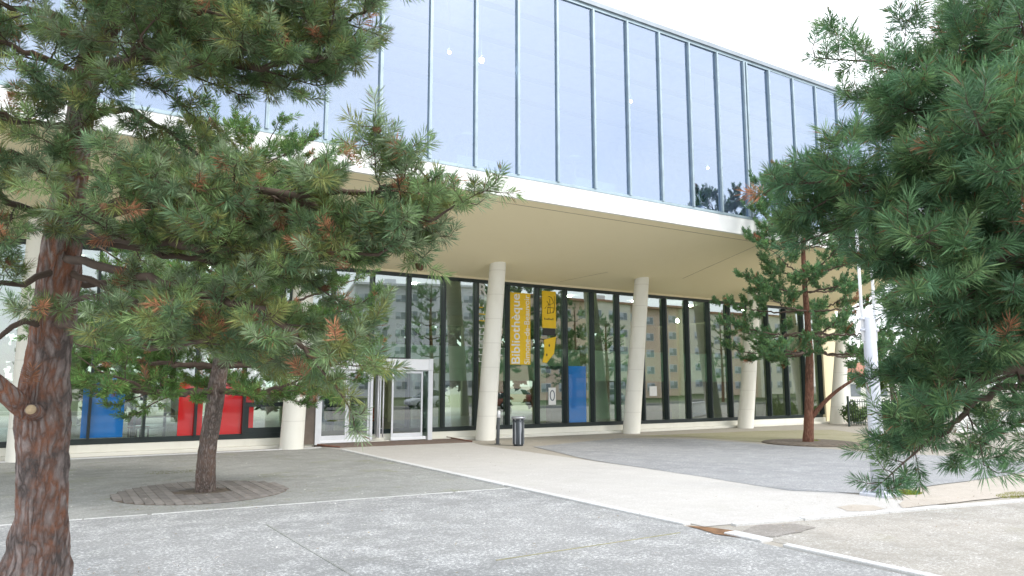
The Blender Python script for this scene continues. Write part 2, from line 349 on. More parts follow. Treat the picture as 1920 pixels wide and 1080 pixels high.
# grass scraps (uncountable blades)
def grass(name, spots, n, h, cols, label):
    V = []; Fc = []; Cc = []
    for cx, cy, rx, ry in spots:
        for _ in range(n):
            a = random.uniform(0, 2*PI); r = math.sqrt(random.random()); x = cx+rx*r*math.cos(a); y = cy+ry*r*math.sin(a)
            hh = h*random.uniform(.4, 1.1); t = random.uniform(0, 2*PI); w = .006; l = random.uniform(.2, .9)*hh; k = len(V)
            V += [(x-w*math.sin(t), y+w*math.cos(t), .004), (x+w*math.sin(t), y-w*math.cos(t), .004), (x+l*math.cos(t), y+l*math.sin(t), hh)]; Fc.append((k, k+1, k+2))
            c = random.choice(cols); j = random.uniform(.7, 1.3); Cc += [(c[0]*j, c[1]*j, c[2]*j, 1)]*3
    me = bpy.data.meshes.new(name); me.from_pydata(V, [], Fc); at_ = me.color_attributes.new('col', 'FLOAT_COLOR', 'POINT'); at_.data.foreach_set('color', np.array(Cc).ravel()); me.materials.append(M['leaf'])
    o = bpy.data.objects.new(name, me); COL.objects.link(o); return tag(o, label, 'grass', None, 'stuff')
YG = [(.26, .33, .03), (.20, .28, .03), (.32, .34, .05)]
g1 = onZ(1700, 926); g2 = onZ(1900, 930); g3 = onZ(1528, 831); g4 = onZ(315, 886)
grass('grass', [(g1[0], g1[1], .26, .22)], 1500, .07, YG, 'bright green grass tuft beside the base of the silver lamp post')
grass('grass', [(g2[0]+.1, g2[1], .55, .2)], 900, .04, [(.30, .30, .06), (.26, .27, .07)], 'yellowish moss strip on beige gravel at the right edge')
grass('grass', [(g3[0], g3[1]+.1, .25, .2)], 260, .14, YG, 'green sprouts in the dark soil around the slender orange pine')
grass('grass', [(g4[0], g4[1], .5, .4)], 500, .02, [(.16, .17, .03), (.2, .2, .05)], 'flat mossy patch on grey paving behind the wooden tree grate')

# ------------------------------------------------------------------ library building
MOD = 1.349; D1 = 23.3; D0 = 16.28; ZS, ZT = .317, 5.77; ZUB, ZSF, ZUT = 7.52, 6.97, 13.33; GX0 = 9.154; UX0 = 6.488; XL, XR = -9.7, 33.44; UXR = UX0+17*MOD; UXL = UX0-12*MOD
lib = empty('library_building', (12, 23, 0), 'modern library with overhanging glass upper storey on leaning white columns', 'building')
def part(b, name, parent=lib, bevel=0):
    o = b.build(name, None, None, bevel); o.parent = parent
    # world coordinates kept: undo the parent's location
    q = parent; off = Vector((0, 0, 0))
    while q is not None: off += q.location; q = q.parent
    o.location = -off; return o
def zsof(Y): return ZSF-(Y-D0)*(ZSF-5.86)/(D1-D0)
# soffit: folded sheet with thickness
b = MB(); XE = UXR+1.2
b.add([(UXL, D0, ZSF), (XE, D0, ZSF), (XE+5.5, D1+.2, zsof(D1+.2)), (UXL, D1+.2, zsof(D1+.2)), (UXL, D0, ZSF+.2), (XE, D0, ZSF+.2), (XE+5.5, D1+.2, ZSF+.2), (UXL, D1+.2, ZSF+.2)],
      [(3, 2, 1, 0), (4, 5, 6, 7), (1, 2, 6, 5), (0, 4, 7, 3), (2, 3, 7, 6), (0, 1, 5, 4)], 'soffit'); part(b, 'soffit')
def onsof(x, y):
    r = ray(x, y); k = (ZSF-5.86)/(D1-D0); t = (ZSF+k*D0-CAM_H)/(r[2]+k*r[1]); return C0+r*t
for p, q in (((1280, 522), (1424, 458)), ((1050, 528), (1140, 510)), ((1400, 452), (1428, 446))):
    a, c = onsof(*p), onsof(*q); d = (c-a); n = np.array((-d[1], d[0], 0)); n = n/np.linalg.norm(n)*.009; dz = np.array((0, 0, .004)); up = np.array((0, 0, .05)); b = MB()
    vs = [a-n-dz, c-n-dz, c+n-dz, a+n-dz]; vs += [v+up for v in vs]
    b.add(vs, [(0, 3, 2, 1), (4, 5, 6, 7), (0, 1, 5, 4), (1, 2, 6, 5), (2, 3, 7, 6), (3, 0, 4, 7)], 'joint'); part(b, 'panel_joint')
b = MB(); yj = D0+.42; b.add([(UXL+.1, yj, zsof(yj)-.004), (XE-.1, yj, zsof(yj)-.004), (XE-.1, yj+.022, zsof(yj+.022)-.004), (UXL+.1, yj+.022, zsof(yj+.022)-.004)]+[(UXL+.1, yj, 7.1), (XE-.1, yj, 7.1), (XE-.1, yj+.022, 7.1), (UXL+.1, yj+.022, 7.1)],
      [(0, 3, 2, 1), (4, 5, 6, 7), (0, 1, 5, 4), (1, 2, 6, 5), (2, 3, 7, 6), (3, 0, 4, 7)], 'joint'); part(b, 'panel_joint')
# white fascia band in two lengths
b = MB(); xb = UX0+10.25*MOD; b.box(UXL, xb-.006, D0-.03, D0+.3, ZSF-.012, ZUB, 'white'); b.box(xb+.006, XE, D0-.03, D0+.3, ZSF-.012, ZUB, 'white'); part(b, 'fascia')
# upper storey frame
b = MB(); b.box(UXL, XE, D0+.0, D0+.12, ZUB, ZUB+.10, 'teal_pale'); b.box(UXL, XE, D0-.045, D0+.02, ZUB+.0, ZUB+.025, 'teal')
b.box(UXL, XE, D0, D0+.12, ZUT-.10, ZUT, 'teal'); part(b, 'window_frame')
b = MB(); b.box(UXL-.1, XE+.1, D0-.06, D0+14, ZUT, ZUT+.12, 'coping'); b.box(UXL, XE, D0-.02, D0+13.9, ZUT+.12, ZUT+.17, 'coping'); part(b, 'roof')
mb = MB(); mb.box(-.040, .0, -.04, .10, ZUB+.10, ZUT-.10, 'teal'); mb.box(.004, .034, -.035, .10, ZUB+.10, ZUT-.10, 'teal_pale'); proto = mb.build('mullion')
pb = MB(); pb.box(.036, MOD-.042, .03, .05, ZUB+.10, ZUT-.10, 'glass_up'); pproto = pb.build('pane')
def place(o, first, x, y, name=None):
    q = o if first else o.copy()
    if not first: COL.objects.link(q)
    q.parent = lib; q.location = Vector((x, y, 0))-lib.location; return q
for i in range(30):
    place(proto, i == 0, UXL+i*MOD, D0); q = place(pproto, i == 0, UXL+i*MOD, D0) if i < 29 else None
    if q: q.rotation_euler = (random.uniform(-.002, .002), 0, random.uniform(-.004, .004)); q.location.z += .0
    if i == 22: place(proto, False, UXL+i*MOD+.14, D0)
# end walls, inner floor, ceiling and back wall of the upper storey
for a in ((XE-.02, XE+.2), (UXL-.2, UXL-.01)): b = MB(); b.box(*a, D0+.13, D0+13.8, ZUB-.3, ZUT, 'white'); part(b, 'end_wall')
b = MB(); b.box(UXL, XE-.03, D0+.31, D0+13.6, ZSF+.22, ZUB-.05, 'inner_pale'); part(b, 'upper_floor')
b = MB(); b.box(UXL, XE-.03, D0+.14, D0+13.6, ZUT-.18, ZUT-.003, 'inner_pale'); part(b, 'upper_ceiling')
b = MB(); b.box(UXL, XE-.03, D0+9.0, D0+9.2, ZUB-.04, ZUT-.19, 'inner_pale'); part(b, 'back_wall')
for k in range(4):
    b = MB(); b.box(UXL+1, XE-1, D0+1.2+k*1.9, D0+1.3+k*1.9, ZUT-.30, ZUT-.19, 'teal_pale'); part(b, 'ceiling_track')
# ground storey
b = MB(); b.box(XL-.2, XR+.3, D1-.20, D1+.3, 0, ZS-.02, 'plinth'); b.box(XL-.2, XR+.3, D1-.45, D1-.203, 0, .10, 'plinth'); part(b, 'plinth', lib, .01)
b = MB(); b.box(XL, XR, D1-.05, D1+.10, ZS-.02, ZS+.13, 'dark'); b.box(XL, XR, D1-.05, D1+.10, ZT-.10, ZT+.02, 'dark'); part(b, 'window_frame')
b = MB(); b.box(XL-.2, XR+.3, D1-.06, D1+.3, ZT+.022, 5.95, 'cream'); part(b, 'lintel')
for a in ((XR+.003, XR+1.2, D1-.25, D1+.3), (XR+1.0, XR+1.2, D1+.303, D1+13)): b = MB(); b.box(*a, 0, 6.0, 'cream'); part(b, 'end_wall')
NG = 32; GXL = GX0-14*MOD
mb = MB(); mb.box(-.035, .035, -.16, .10, ZS+.13, ZT-.10, 'dark'); gm = mb.build('mullion')
pb = MB(); pb.box(.037, MOD-.037, .02, .04, ZS+.13, ZT-.10, 'glass'); gp = pb.build('pane')
for i in range(NG+1):
    place(gm, i == 0, GXL+i*MOD, D1)
    if i < NG and i not in (13, 14):
        q = place(gp, i == 0, GXL+i*MOD, D1); q.rotation_euler = (random.uniform(-.003, .003), 0, random.uniform(-.006, .006))
for i in (13, 14):           # panes above the doorway are shorter
    b = MB(); b.box(GXL+i*MOD+.037, GXL+(i+1)*MOD-.037, D1+.02, D1+.04, 2.85, ZT-.10, 'glass'); part(b, 'pane')
    b = MB(); b.box(GXL+i*MOD+.037, GXL+(i+1)*MOD-.037, D1-.02, D1+.08, 2.76, 2.847, 'dark'); part(b, 'transom')
i0 = 11; b = MB(); xx = GXL+i0*MOD
b.box(xx+.037, xx+MOD-.037, D1-.06, D1+.015, 1.25, 1.38, 'dark'); b.box(xx+.037, xx+.16, D1-.06, D1+.015, ZS+.132, 1.247, 'dark'); b.box(xx+.037, xx+MOD-.037, D1-.055, D1+.012, ZS+.132, ZS+.3, 'dark'); part(b, 'transom')
# leaning columns
CXS = [-.38+6.75*k for k in range(-1, 6)]
for k, x in enumerate(CXS):
    b = MB(); y0, y1 = 22.45, 21.62; zt = zsof(y1)+.06; rr = .345; pts = [(x, y0+(y1-y0)*t, zt*t, .35-.065*t) for t in np.linspace(0, 1, 9)]
    vs = []; n = 36
    for p in pts:
        for j in range(n): a = 2*PI*j/n; vs.append((p[0]+p[3]*math.cos(a), p[1]+p[3]*math.sin(a), p[2]))
    b.add(vs, [(i*n+j, i*n+(j+1) % n, (i+1)*n+(j+1) % n, (i+1)*n+j) for i in range(8) for j in range(n)], 'column', True)
    part(b, 'column')
# inside the ground storey
b = MB(); b.box(XL, XR+.9, D1+.302, D1+13, .0, .2, 'inner_floor'); part(b, 'inner_floor')
b = MB(); b.box(XL, XR+.9, D1+.302, D1+13, ZT+.02, 5.93, 'inner_ceiling'); part(b, 'inner_ceiling')
b = MB(); openings = [(-8.5, -3.5), (-3.2, .8), (1.2, 5.0), (5.3, 9.6), (15.5, 19.5), (22, 25.5), (27.5, 31.5)]; x = XL
for a, c in openings+[(XR+.9, XR+.9)]:
    b.box(x, a, D1+12.6, D1+12.8, .2, 5.77, 'inner_wall'); x = c
    if c > a: b.box(a, c, D1+12.6, D1+12.8, 5.2, 5.77, 'inner_wall')
part(b, 'back_wall')
b = MB(); b.box(11.5, XR+.8, D1+5.0, D1+12.5, 3.05, 3.45, 'inner_green'); b.box(11.5, XR+.8, D1+4.93, D1+4.99, 2.1, 3.6, 'inner_green'); part(b, 'mezzanine')
for x in (9.3, 15.5, 21, 26.8): b = MB(); b.box(x, x+.45, D1+3.4, D1+3.9, .2, 5.77, 'inner_wall'); part(b, 'inner_pillar')
for a in ((13.6, 14.1, D1+4.2, D1+9, .2, 3.0, 'inner_wall'), (20, 26, D1+6.2, D1+6.4, .2, 3.04, 'inner_green')): b = MB(); b.box(*a); part(b, 'partition')
for k in range(9):
    b = MB(); b.lathe([(0, 0), (.10, 0), (.10, .05), (0, .05)], 'lamp_on', 0.5+k*3.7, D1+2.0, ZT-.04, 14); part(b, 'ceiling_spot')
# entrance portal
PX0, PX1, PY = 7.16, 11.2, 22.72
po = bpy.data.objects.new('entrance_portal', None); COL.objects.link(po); po.parent = lib
def ppart(b, name, bevel=0):
    o = b.build(name, None, None, bevel); o.parent = po; o.location = -lib.location; return o
b = MB(); b.box(PX0, PX0+.17, PY, D1-.06, .06, 2.40, 'alu'); b.box(PX1-.17, PX1, PY, D1-.06, .06, 2.40, 'alu'); ppart(b, 'portal_post', .01)
b = MB(); b.box(PX0, PX1-.17, PY-.01, D1-.06, 2.403, 2.78, 'alu_white'); b.box(PX1-.168, PX1, PY-.012, D1-.06, 2.403, 2.80, 'alu'); ppart(b, 'portal_header', .008)
b = MB(); b.box(6.62, 7.155, PY+.05, PY+.15, .1, 2.7, 'stone'); ppart(b, 'side_panel')
def door(x0, x1, y, rz=0, handle=None):
    b = MB(); w = .06; z0, z1 = .20, 2.38
    b.box(x0, x0+w, y, y+.05, z0, z1, 'alu'); b.box(x1-w, x1, y, y+.05, z0, z1, 'alu'); b.box(x0+w, x1-w, y+.003, y+.047, z0, z0+.12, 'alu'); b.box(x0+w, x1-w, y+.003, y+.047, z1-.08, z1, 'alu')
    ppart(b, 'door_leaf', .004); b = MB(); b.box(x0+w, x1-w, y+.02, y+.03, z0+.12, z1-.08, 'glass_door'); ppart(b, 'door_glass')
    for h in handle or ():
        b = MB(); b.tube([(h, y-.09, .32), (h, y-.09, 2.2)], [.022, .022], 'alu', 10)
        for z in (.5, 2.0): b.tube([(h, y-.09, z), (h, y, z)], [.012, .012], 'alu', 8)
        ppart(b, 'door_handle')
door(PX0+.18, 8.22, PY+.12); door(8.23, 8.97, PY+.12); door(9.75, 10.88, PY+.12)
b = MB(); b.box(8.975, 9.06, PY+.05, PY+.2, .12, 2.398, 'alu'); ppart(b, 'portal_post', .008)
b = MB(); b.box(PX0+.18, 8.97, PY+.06, PY+.115, .10, .197, 'alu_white'); b.box(9.72, 10.98, PY+.06, PY+.115, .10, .197, 'alu_white'); ppart(b, 'threshold', .004)
# folded-back leaf standing in the opening
b = MB(); b.box(9.30, 9.345, PY+.06, PY+.5, .2, 2.36, 'alu'); ppart(b, 'door_leaf', .004)
for h in (9.22, 9.40):
    b = MB(); b.tube([(h, PY, .22), (h, PY, 2.3)], [.024, .024], 'alu', 10); b.tube([(h, PY, .5), (9.32, PY+.08, .5)], [.012]*2, 'alu', 6); b.tube([(h, PY, 2.1), (9.32, PY+.08, 2.1)], [.012]*2, 'alu', 6); ppart(b, 'door_handle')
b = MB(); b.box(11.0, 11.028, PY+.02, D1-.1, .2, 2.38, 'glass_door'); ppart(b, 'side_glass')
b = MB(); b.add([(6.9, 23.3, .10), (7.72, 22.02, .022), (12.2, 21.75, .022), (11.95, 23.3, .10), (6.9, 23.3, 0), (7.72, 22.02, 0), (12.2, 21.75, 0), (11.95, 23.3, 0)], [(0, 1, 2, 3), (0, 4, 5, 1), (1, 5, 6, 2), (2, 6, 7, 3), (3, 7, 4, 0)], 'mat')
for p, q in (((6.9, 23.3, .105), (7.72, 22.0, .03)), ((12.2, 21.75, .03), (11.95, 23.1, .105))): b.tube([p, q], [.028, .028], 'rust', 6)
tag(b.build('entrance_mat'), 'brown ramped doormat in front of the metal entrance portal', 'mat')

# ------------------------------------------------------------------ posters and banners on the glass
GF = D1-.0
for n_, c_ in (('blue_g', (.02, .17, .48)), ('red_g', (.66, .022, .024))):
    M[n_] = simple(n_, c_, .04, 0, .04, 2, 0, .9)
def panel(name, x0, x1, z0, z1, mat, y, label, cat, th=.02):
    b = MB(); b.box(x0, x1, y, y+th, z0, z1, mat); return tag(b.build(name), label, cat)
panel('blue_panel', .88, 1.90, .47, 2.10, 'blue_g', D1-.004, 'blue panel behind the glass left of the red one, reflecting a parked car', 'panel')
o = empty('red_panel', (3.3, D1-.004, .45), 'wide red panel behind the ground floor glass beside the leftmost entrance column', 'panel')
for x0, x1 in ((0, .66), (.80, 2.12)):
    b = MB(); b.box(x0, x1, 0, .02, 0, 1.55, 'red_g'); b.build('red_sheet', o)
panel('blue_panel', 17.42, 18.28, .45, 2.66, 'blue_g', D1-.004, 'tall blue panel behind the glass right of the yellow posters', 'panel')
o = empty('display_pillar', (16.92, D1+.25, .2), 'dark grey display pillar inside the glass next to the tall blue panel', 'pillar')
b = MB(); b.bbox(-.32, .32, -.2, .2, 0, 2.45, 'grey_panel', .05); b.build('pillar_body', o)
o = empty('notice_board', (16.45, D1-.002, 1.15), 'small white notice with a grey oval ring below the yellow poster', 'notice')
b = MB(); b.box(0, .34, 0, .015, 0, .66, 'paper'); b.build('board', o); b = MB()
b.tube([(.17+.10*math.cos(a), -.004, .36+.19*math.sin(a)) for a in np.linspace(0, 2*PI, 25)], [.02]*25, 'grey_panel', 6, cap=False); b.build('ring', o)
panel('paper_notice', 21.70, 22.12, 1.45, 1.86, 'paper', D1+.005, 'square white paper stuck on the glass right of the second column from the portal', 'notice', .006)
def vtext(body, xb, z0, length, height, mat, parent, bold=0):
    t = text_mesh('lettering', body, length, height, mat, parent, True, .003, bold); t.rotation_euler = (0, -PI/2, 0); t.location = (xb, -.006, z0); return t
ban = empty('library_banner', (14.68, D1+.002, 2.68), 'tall yellow banner with white vertical library lettering on the glass', 'banner')
b = MB(); b.box(0, .93, 0, .012, 0, 2.74, 'yellow'); b.build('banner_sheet', ban)
vtext('Bibliothèque', .56, .03, 2.66, .50, 'paper', ban, .012); vtext('Simone-de-Beauvoir', .88, .03, 2.64, .24, 'paper', ban, .004)
yp = empty('yellow_poster', (16.17, D1+.002, 2.78), 'two-piece yellow poster with black line drawing, right of the library banner', 'poster')
b = MB(); b.box(0, .66, 0, .012, 1.34, 2.80, 'yellow'); b.build('poster_sheet', yp)
b = MB(); b.prism([(0, 0), (.2, -.02), (.55, .35), (.66, 1.02), (.08, .88), (.10, .40)], 0, .012, 'yellow'); o = b.build('torn_sheet', yp); o.rotation_euler = (PI/2, 0, 0); o.location = (0, .012, 0)
b = MB(); b.box(.04, .62, .002, .012, 1.06, 1.33, 'ink'); b.build('dark_strip', yp)
b = MB()
for pts in ([(.30, 2.60), (.45, 2.55), (.55, 2.35), (.35, 2.25), (.22, 2.40)], [(.58, 2.62), (.60, 2.1), (.52, 1.95)], [(.25, 2.15), (.55, 2.15), (.50, 1.95), (.25, 1.92)], [(.36, 2.5), (.38, 1.95)], [(.12, 2.1), (.30, 2.3), (.24, 1.9)]):
    b.tube([(x, -.003, z) for x, z in pts], [.011]*len(pts), 'ink', 5)
for k in range(7): b.box(.10+k*.065, .10+k*.065+.035, -.004, .002, 1.66, 1.66+.05+.03*(k % 3 == 0), 'ink')
for x, z in ((.30, .62), (.18, .25)): b.box(x, x+.05, -.004, .002, z, z+.09, 'ink')
b.build('line_drawing', yp)
wl = empty('window_lettering', (13.32, D1+.002, 2.7), 'white window lettering half hidden behind the column right of the portal', 'lettering')
t = text_mesh('letter', 'R', .34, .44, 'paper', wl, True, .003, .02); t.location = (0, -.006, 2.52)
b = MB()
for k in range(9):
    z = .05+k*.25; w = random.uniform(.18, .34); b.box(.0, w, -.002, .004, z, z+.035, 'paper' if k < 6 else 'yellow'); b.box(0, .04, -.002, .004, z+.04, z+.15, 'paper'); b.box(.18, .22, -.002, .004, z+.04, z+.12, 'paper')
    b.box(.82, .82+w*.6, -.002, .004, z, z+.035, 'paper')
b.build('faded_marks', wl)

# ------------------------------------------------------------------ bin, bollard, lamp post
p = onZ(972, 836); bn = empty('litter_bin', (p[0], p[1], 0), 'dark slatted litter bin standing right of the bollard by the column', 'bin')
b = MB(); b.lathe([(.15, 0), (.16, .04), (.19, .80), (.0, .81)], 'bin', n=24); b.build('bin_body', bn)
for k in range(14):
    a = 2*PI*k/14; b = MB(); b.box(-.022, .022, -.008, .008, 0, .80, 'bin_light' if k % 2 == 0 else 'bin'); s = b.build('slat', bn); s.location = (.178*math.cos(a), .178*math.sin(a), .06); s.rotation_euler = (0, 0, a+PI/2)
    s.rotation_euler = (-.0, 0, a+PI/2)
b = MB(); b.lathe([(.205, .84), (.225, .845), (.235, .88), (.225, .915), (.195, .92), (.19, .85), (.205, .84)], 'bin_light', n=28); b.build('rim', bn)
p = onZ(933, 833); bo = empty('bollard', (p[0], p[1], 0), 'thin dark grey bollard beside the column right of the portal', 'bollard'); bo.rotation_euler = (0, R(2.5), 0)
b = MB(); b.lathe([(.11, 0), (.11, .015), (.058, .02), (.052, .85)], 'bollard', n=18); b.build('shaft', bo); b = MB(); b.lathe([(.05, .85), (.056, .855), (.054, 1.04), (.03, 1.08), (0, 1.085)], 'alu', n=18); b.build('cap', bo)
p = onZ(1650, 930); lp = empty('lamp_post', (p[0], p[1], 0), 'silver tapered lamp post with two slim white rods at its top', 'lamp post')
b = MB(); b.bbox(-.24, .24, -.24, .24, 0, .06, 'steel', .015); b.lathe([(.03, .06), (.035, .12), (0, .125)], 'steel', .17, .17, 0, 8); b.lathe([(.03, .06), (.035, .12), (0, .125)], 'steel', -.17, -.17, 0, 8); b.lathe([(.03, .06), (.035, .12), (0, .125)], 'steel', -.17, .17, 0, 8); b.lathe([(.03, .06), (.035, .12), (0, .125)], 'steel', .17, -.17, 0, 8); b.build('base_plate', lp)
b = MB(); b.lathe([(.135, .061), (.120, 1.2), (.104, 3.08), (.09, 3.12), (0, 3.13)], 'steel', n=28); b.build('post', lp)
for sx in (-1, 1):
    b = MB(); cx, cy = sx*.115*math.cos(-YAW), sx*.115*math.sin(-YAW); b.lathe([(.026, 0), (.026, 2.2), (0, 2.21)], 'alu_white', cx, cy, 2.68, 12); r_ = b.build('rod', lp)
    for z in (2.85, 3.05):
        b = MB(); b.lathe([(.0, 0), (.055, 0), (.055, .05), (0, .05)], 'steel', cx, cy, z, 12); b.build('bracket', r_)
b = MB(); b.box(-.3, .3, -.12, .12, 4.85, 4.95, 'steel'); o = b.build('luminaire', lp, None, .02); o.rotation_euler.z = -YAW

# ------------------------------------------------------------------ vegetation
def unit(v): return v/(np.linalg.norm(v)+1e-9)
def catmull(pts, n):
    P = np.array(pts, float); P = np.vstack([2*P[0]-P[1], P, 2*P[-1]-P[-2]]); out = []
    segs = len(P)-3
    for k in np.linspace(0, segs-1e-6, n):
        i = int(k); t = k-i; a, b, c, d = P[i:i+4]
        out.append(.5*((2*b)+(-a+c)*t+(2*a-5*b+4*c-d)*t*t+(-a+3*b-3*c+d)*t**3))
    return np.array(out)
def rad_at(pts, n):                  # interpolate a radius list the same way
    r = np.array(pts, float); return np.interp(np.linspace(0, len(r)-1, n), np.arange(len(r)), r)
class Pine:
    def __init__(s, seed, spec):
        s.r = random.Random(seed); s.g = np.random.default_rng(seed); s.wood = MB(); s.T = []; s.spec = spec; s.cones = []
    def rv(s): return np.array([s.r.gauss(0, 1) for _ in range(3)])
    def tuft(s, p, a, k=1, dead=None): s.T.append((p, unit(a), k, dead))
    def twig(s, p, d, L, r):
        """thin shoot with a tuft at its end"""
        m = p+d*L*.5+s.rv()*.015*L; e = p+unit(d+np.array((0, 0, s.spec.get('rise', .35)))+s.rv()*.12)*L
        s.wood.tube([p, m, e], [r, r*.8, r*.55], 'twig', 4, cap=False); s.tuft(e-unit(e-m)*.03, e-m)
        if s.r.random() < s.spec.get('midp', .8): s.tuft(m, (e-m)+s.rv()*.03, .85)
        if s.r.random() < s.spec.get('cone', .05): s.cones.append((m, s.rv()))
    def side(s, p, d, L, r):
        sp = s.spec; k = max(3, int(L/sp.get('tw', .12))); P = [p]; q = p.copy(); dd = unit(d)
        for i in range(k):
            dd = unit(dd+np.array((0, 0, sp.get('droop', -.03)+.10*i/k))+s.rv()*.10); q = q+dd*L/k; P.append(q.copy())
        s.wood.tube(P, list(np.linspace(r, r*.45, len(P))), 'twig', 4, cap=False)
        for i in range(1, len(P)):
            if i/len(P) < sp.get('bare', .25): continue
            dirn = unit(P[i]-P[i-1])
            for sg in (-1, 1):
                if s.r.random() < sp.get('fill', .8):
                    perp = unit(np.cross(dirn, (0, 0, 1))+s.rv()*.35)*sg; s.twig(P[i], unit(dirn*.75+perp*.75+s.rv()*.2), sp['twig']*s.r.uniform(.6, 1.2), r*.45)
        s.tuft(P[-1], P[-1]-P[-2], 1.1)
    def limb(s, pts, r0, r1=.012, start=.2, dens=1., side=None, mat='twig'):
        P = np.array(pts, float); L = np.linalg.norm(np.diff(P, axis=0), axis=1).sum(); n = max(6, int(L/.09)); Q = catmull(P, n)
        Q[1:-1] += s.g.normal(0, .012*s.spec.get('sc', 1), (n-2, 3)); s.wood.tube(Q, list(np.linspace(r0, r1, n)), mat, 7 if r0 > .02 else 5, cap=False)
        step = s.spec['step']/dens; k = max(2, int(L*(1-start)/step)); sl = side or s.spec['side']
        for j in range(k):
            t = start+(1-start)*(j+s.r.random()*.6)/k; i = min(n-2, int(t*(n-1))); d = unit(Q[i+1]-Q[i]); sg = 1 if j % 2 else -1
            h = unit(np.cross(d, (0, 0, 1))); dirn = unit(d*s.r.uniform(.4, .9)+h*sg*s.r.uniform(.5, 1)+np.array((0, 0, s.r.uniform(-.35, .55))))
            s.side(Q[i], dirn, sl*(1-.55*t)*s.r.uniform(.6, 1.2), max(.004*s.spec.get('sc', 1), r0*.3*(1-.6*t)))
        s.side(Q[-1], unit(Q[-1]-Q[-2]), sl*.45, r1)
    def needles(s, name, parent, cols, dead=.04, keep=None):
        sp = s.spec; g = s.g; T = [t for t in s.T if keep is None or keep(t[0])]; n = sp['n']; K = len(T)
        P = np.array([t[0] for t in T]); A = np.array([t[1] for t in T]); S = np.array([t[2] for t in T])*g.uniform(.8, 1.15, K)
        u = np.cross(A, np.where(np.abs(A[:, 2:3]) < .9, [[0, 0, 1.]], [[1., 0, 0]])); u /= np.linalg.norm(u, axis=1)[:, None]; w = np.cross(A, u)
        t = g.random((K, n)); ph = g.uniform(0, 2*PI, (K, n)); th = np.radians(sp.get('spread', 62))*(1-.55*t)*g.uniform(.7, 1.2, (K, n))
        Ln = sp['nl']*S[:, None]*g.uniform(.75, 1.15, (K, n))
        B = P[:, None]+A[:, None]*((t-.65)*sp['ax']*S[:, None])[..., None]
        rad = u[:, None]*np.cos(ph)[..., None]+w[:, None]*np.sin(ph)[..., None]
        D = A[:, None]*np.cos(th)[..., None]+rad*np.sin(th)[..., None]; D[..., 2] -= .05
        X = np.cross(D, g.normal(size=(K, n, 3))); X /= np.linalg.norm(X, axis=2)[..., None]; X *= sp['w']/2
        tip = B+D*Ln[..., None]; mid = B+D*(Ln*.55)[..., None]
        V = np.stack([B, mid+X, tip, mid-X], 2).reshape(-1, 3)
        q = K*n; idx = np.arange(q)[:, None]*4
        me = bpy.data.meshes.new(name); me.vertices.add(len(V)); me.vertices.foreach_set('co', V.ravel())
        lp_ = (idx+np.array([[0, 1, 2, 3]])).ravel(); me.loops.add(len(lp_)); me.loops.foreach_set('vertex_index', lp_)
        me.polygons.add(q); st = np.arange(q)*4; me.polygons.foreach_set('loop_start', st); me.update(calc_edges=True)
        cols = np.array(cols); ci = g.integers(0, len(cols), K); base = cols[ci]*g.uniform(.75, 1.25, (K, 1))
        dd = np.array([(g.random() < dead) if x[3] is None else x[3] for x in T]); base[dd] = np.array((.42, .20, .11))*g.uniform(.7, 1.2, (dd.sum(), 1))
        cc = np.repeat(base[:, None], n, 1)*g.uniform(.75, 1.3, (K, n, 1)); br = g.random((K, n)) < .035; cc[br] = np.array((.22, .12, .06)); gr = g.random((K, n)) < .12; cc[gr] = cc[gr]*1.6+.012
        cc = np.concatenate([np.repeat(cc.reshape(-1, 3), 4, 0), np.ones((q*4, 1))], 1)
        a = me.color_attributes.new('col', 'FLOAT_COLOR', 'POINT'); a.data.foreach_set('color', cc.ravel()); me.materials.append(M['needle'])
        o = bpy.data.objects.new(name, me); COL.objects.link(o); o.parent = parent; o.location = -parent.location; return o
    def finish(s, root, cols, dead, cone_max=24, keep=None):
        if s.wood.v:
            o = s.wood.build('branches', root); o.location = -root.location
        s.needles('crown', root, cols, dead, keep); print(root.name, len(s.T))
        if cone_max:
            cb = MB(); cb.lathe([(0, -.028), (.012, -.022), (.021, -.008), (.02, .008), (.012, .022), (0, .032)], 'cone', n=9); proto = cb.build('cone', root); k = 0; cs = s.cones[:]; s.r.shuffle(cs)
            for p, d in cs[:cone_max]:
                q = proto if k == 0 else proto.copy()
                if k: COL.objects.link(q); q.parent = root
                q.location = Vector(p)-root.location; q.rotation_euler = (d[0], d[1], d[2]); q.scale = (1.2,)*3; k += 1
def bark_disp(amp, freq=1.):
    def f(P, d, a, r):
        q = Vector((d[0]*3.2*freq, d[1]*3.2*freq, P[2]*1.7*freq)); n1 = noise.noise(q*2.1); n2 = noise.noise(Vector((d[0]*9, d[1]*9, P[2]*3.5))*freq)
        n3 = noise.noise(Vector((d[0]*24, d[1]*24, P[2]*16))*freq); return amp*(.9*n1+1.0*(abs(n2)*2-.5)+.45*n3)
    return f
GREEN_A = [(.175, .265, .115), (.21, .30, .12), (.15, .24, .125), (.25, .28, .095), (.24, .31, .18)]
GREEN_B = [(.12, .22, .06), (.14, .25, .065), (.10, .19, .065), (.17, .26, .08)]
GREEN_C = [(.105, .205, .095), (.13, .24, .11), (.11, .215, .115), (.165, .265, .11)]
GREEN_D = [(.12, .235, .10), (.145, .265, .10), (.11, .21, .10)]
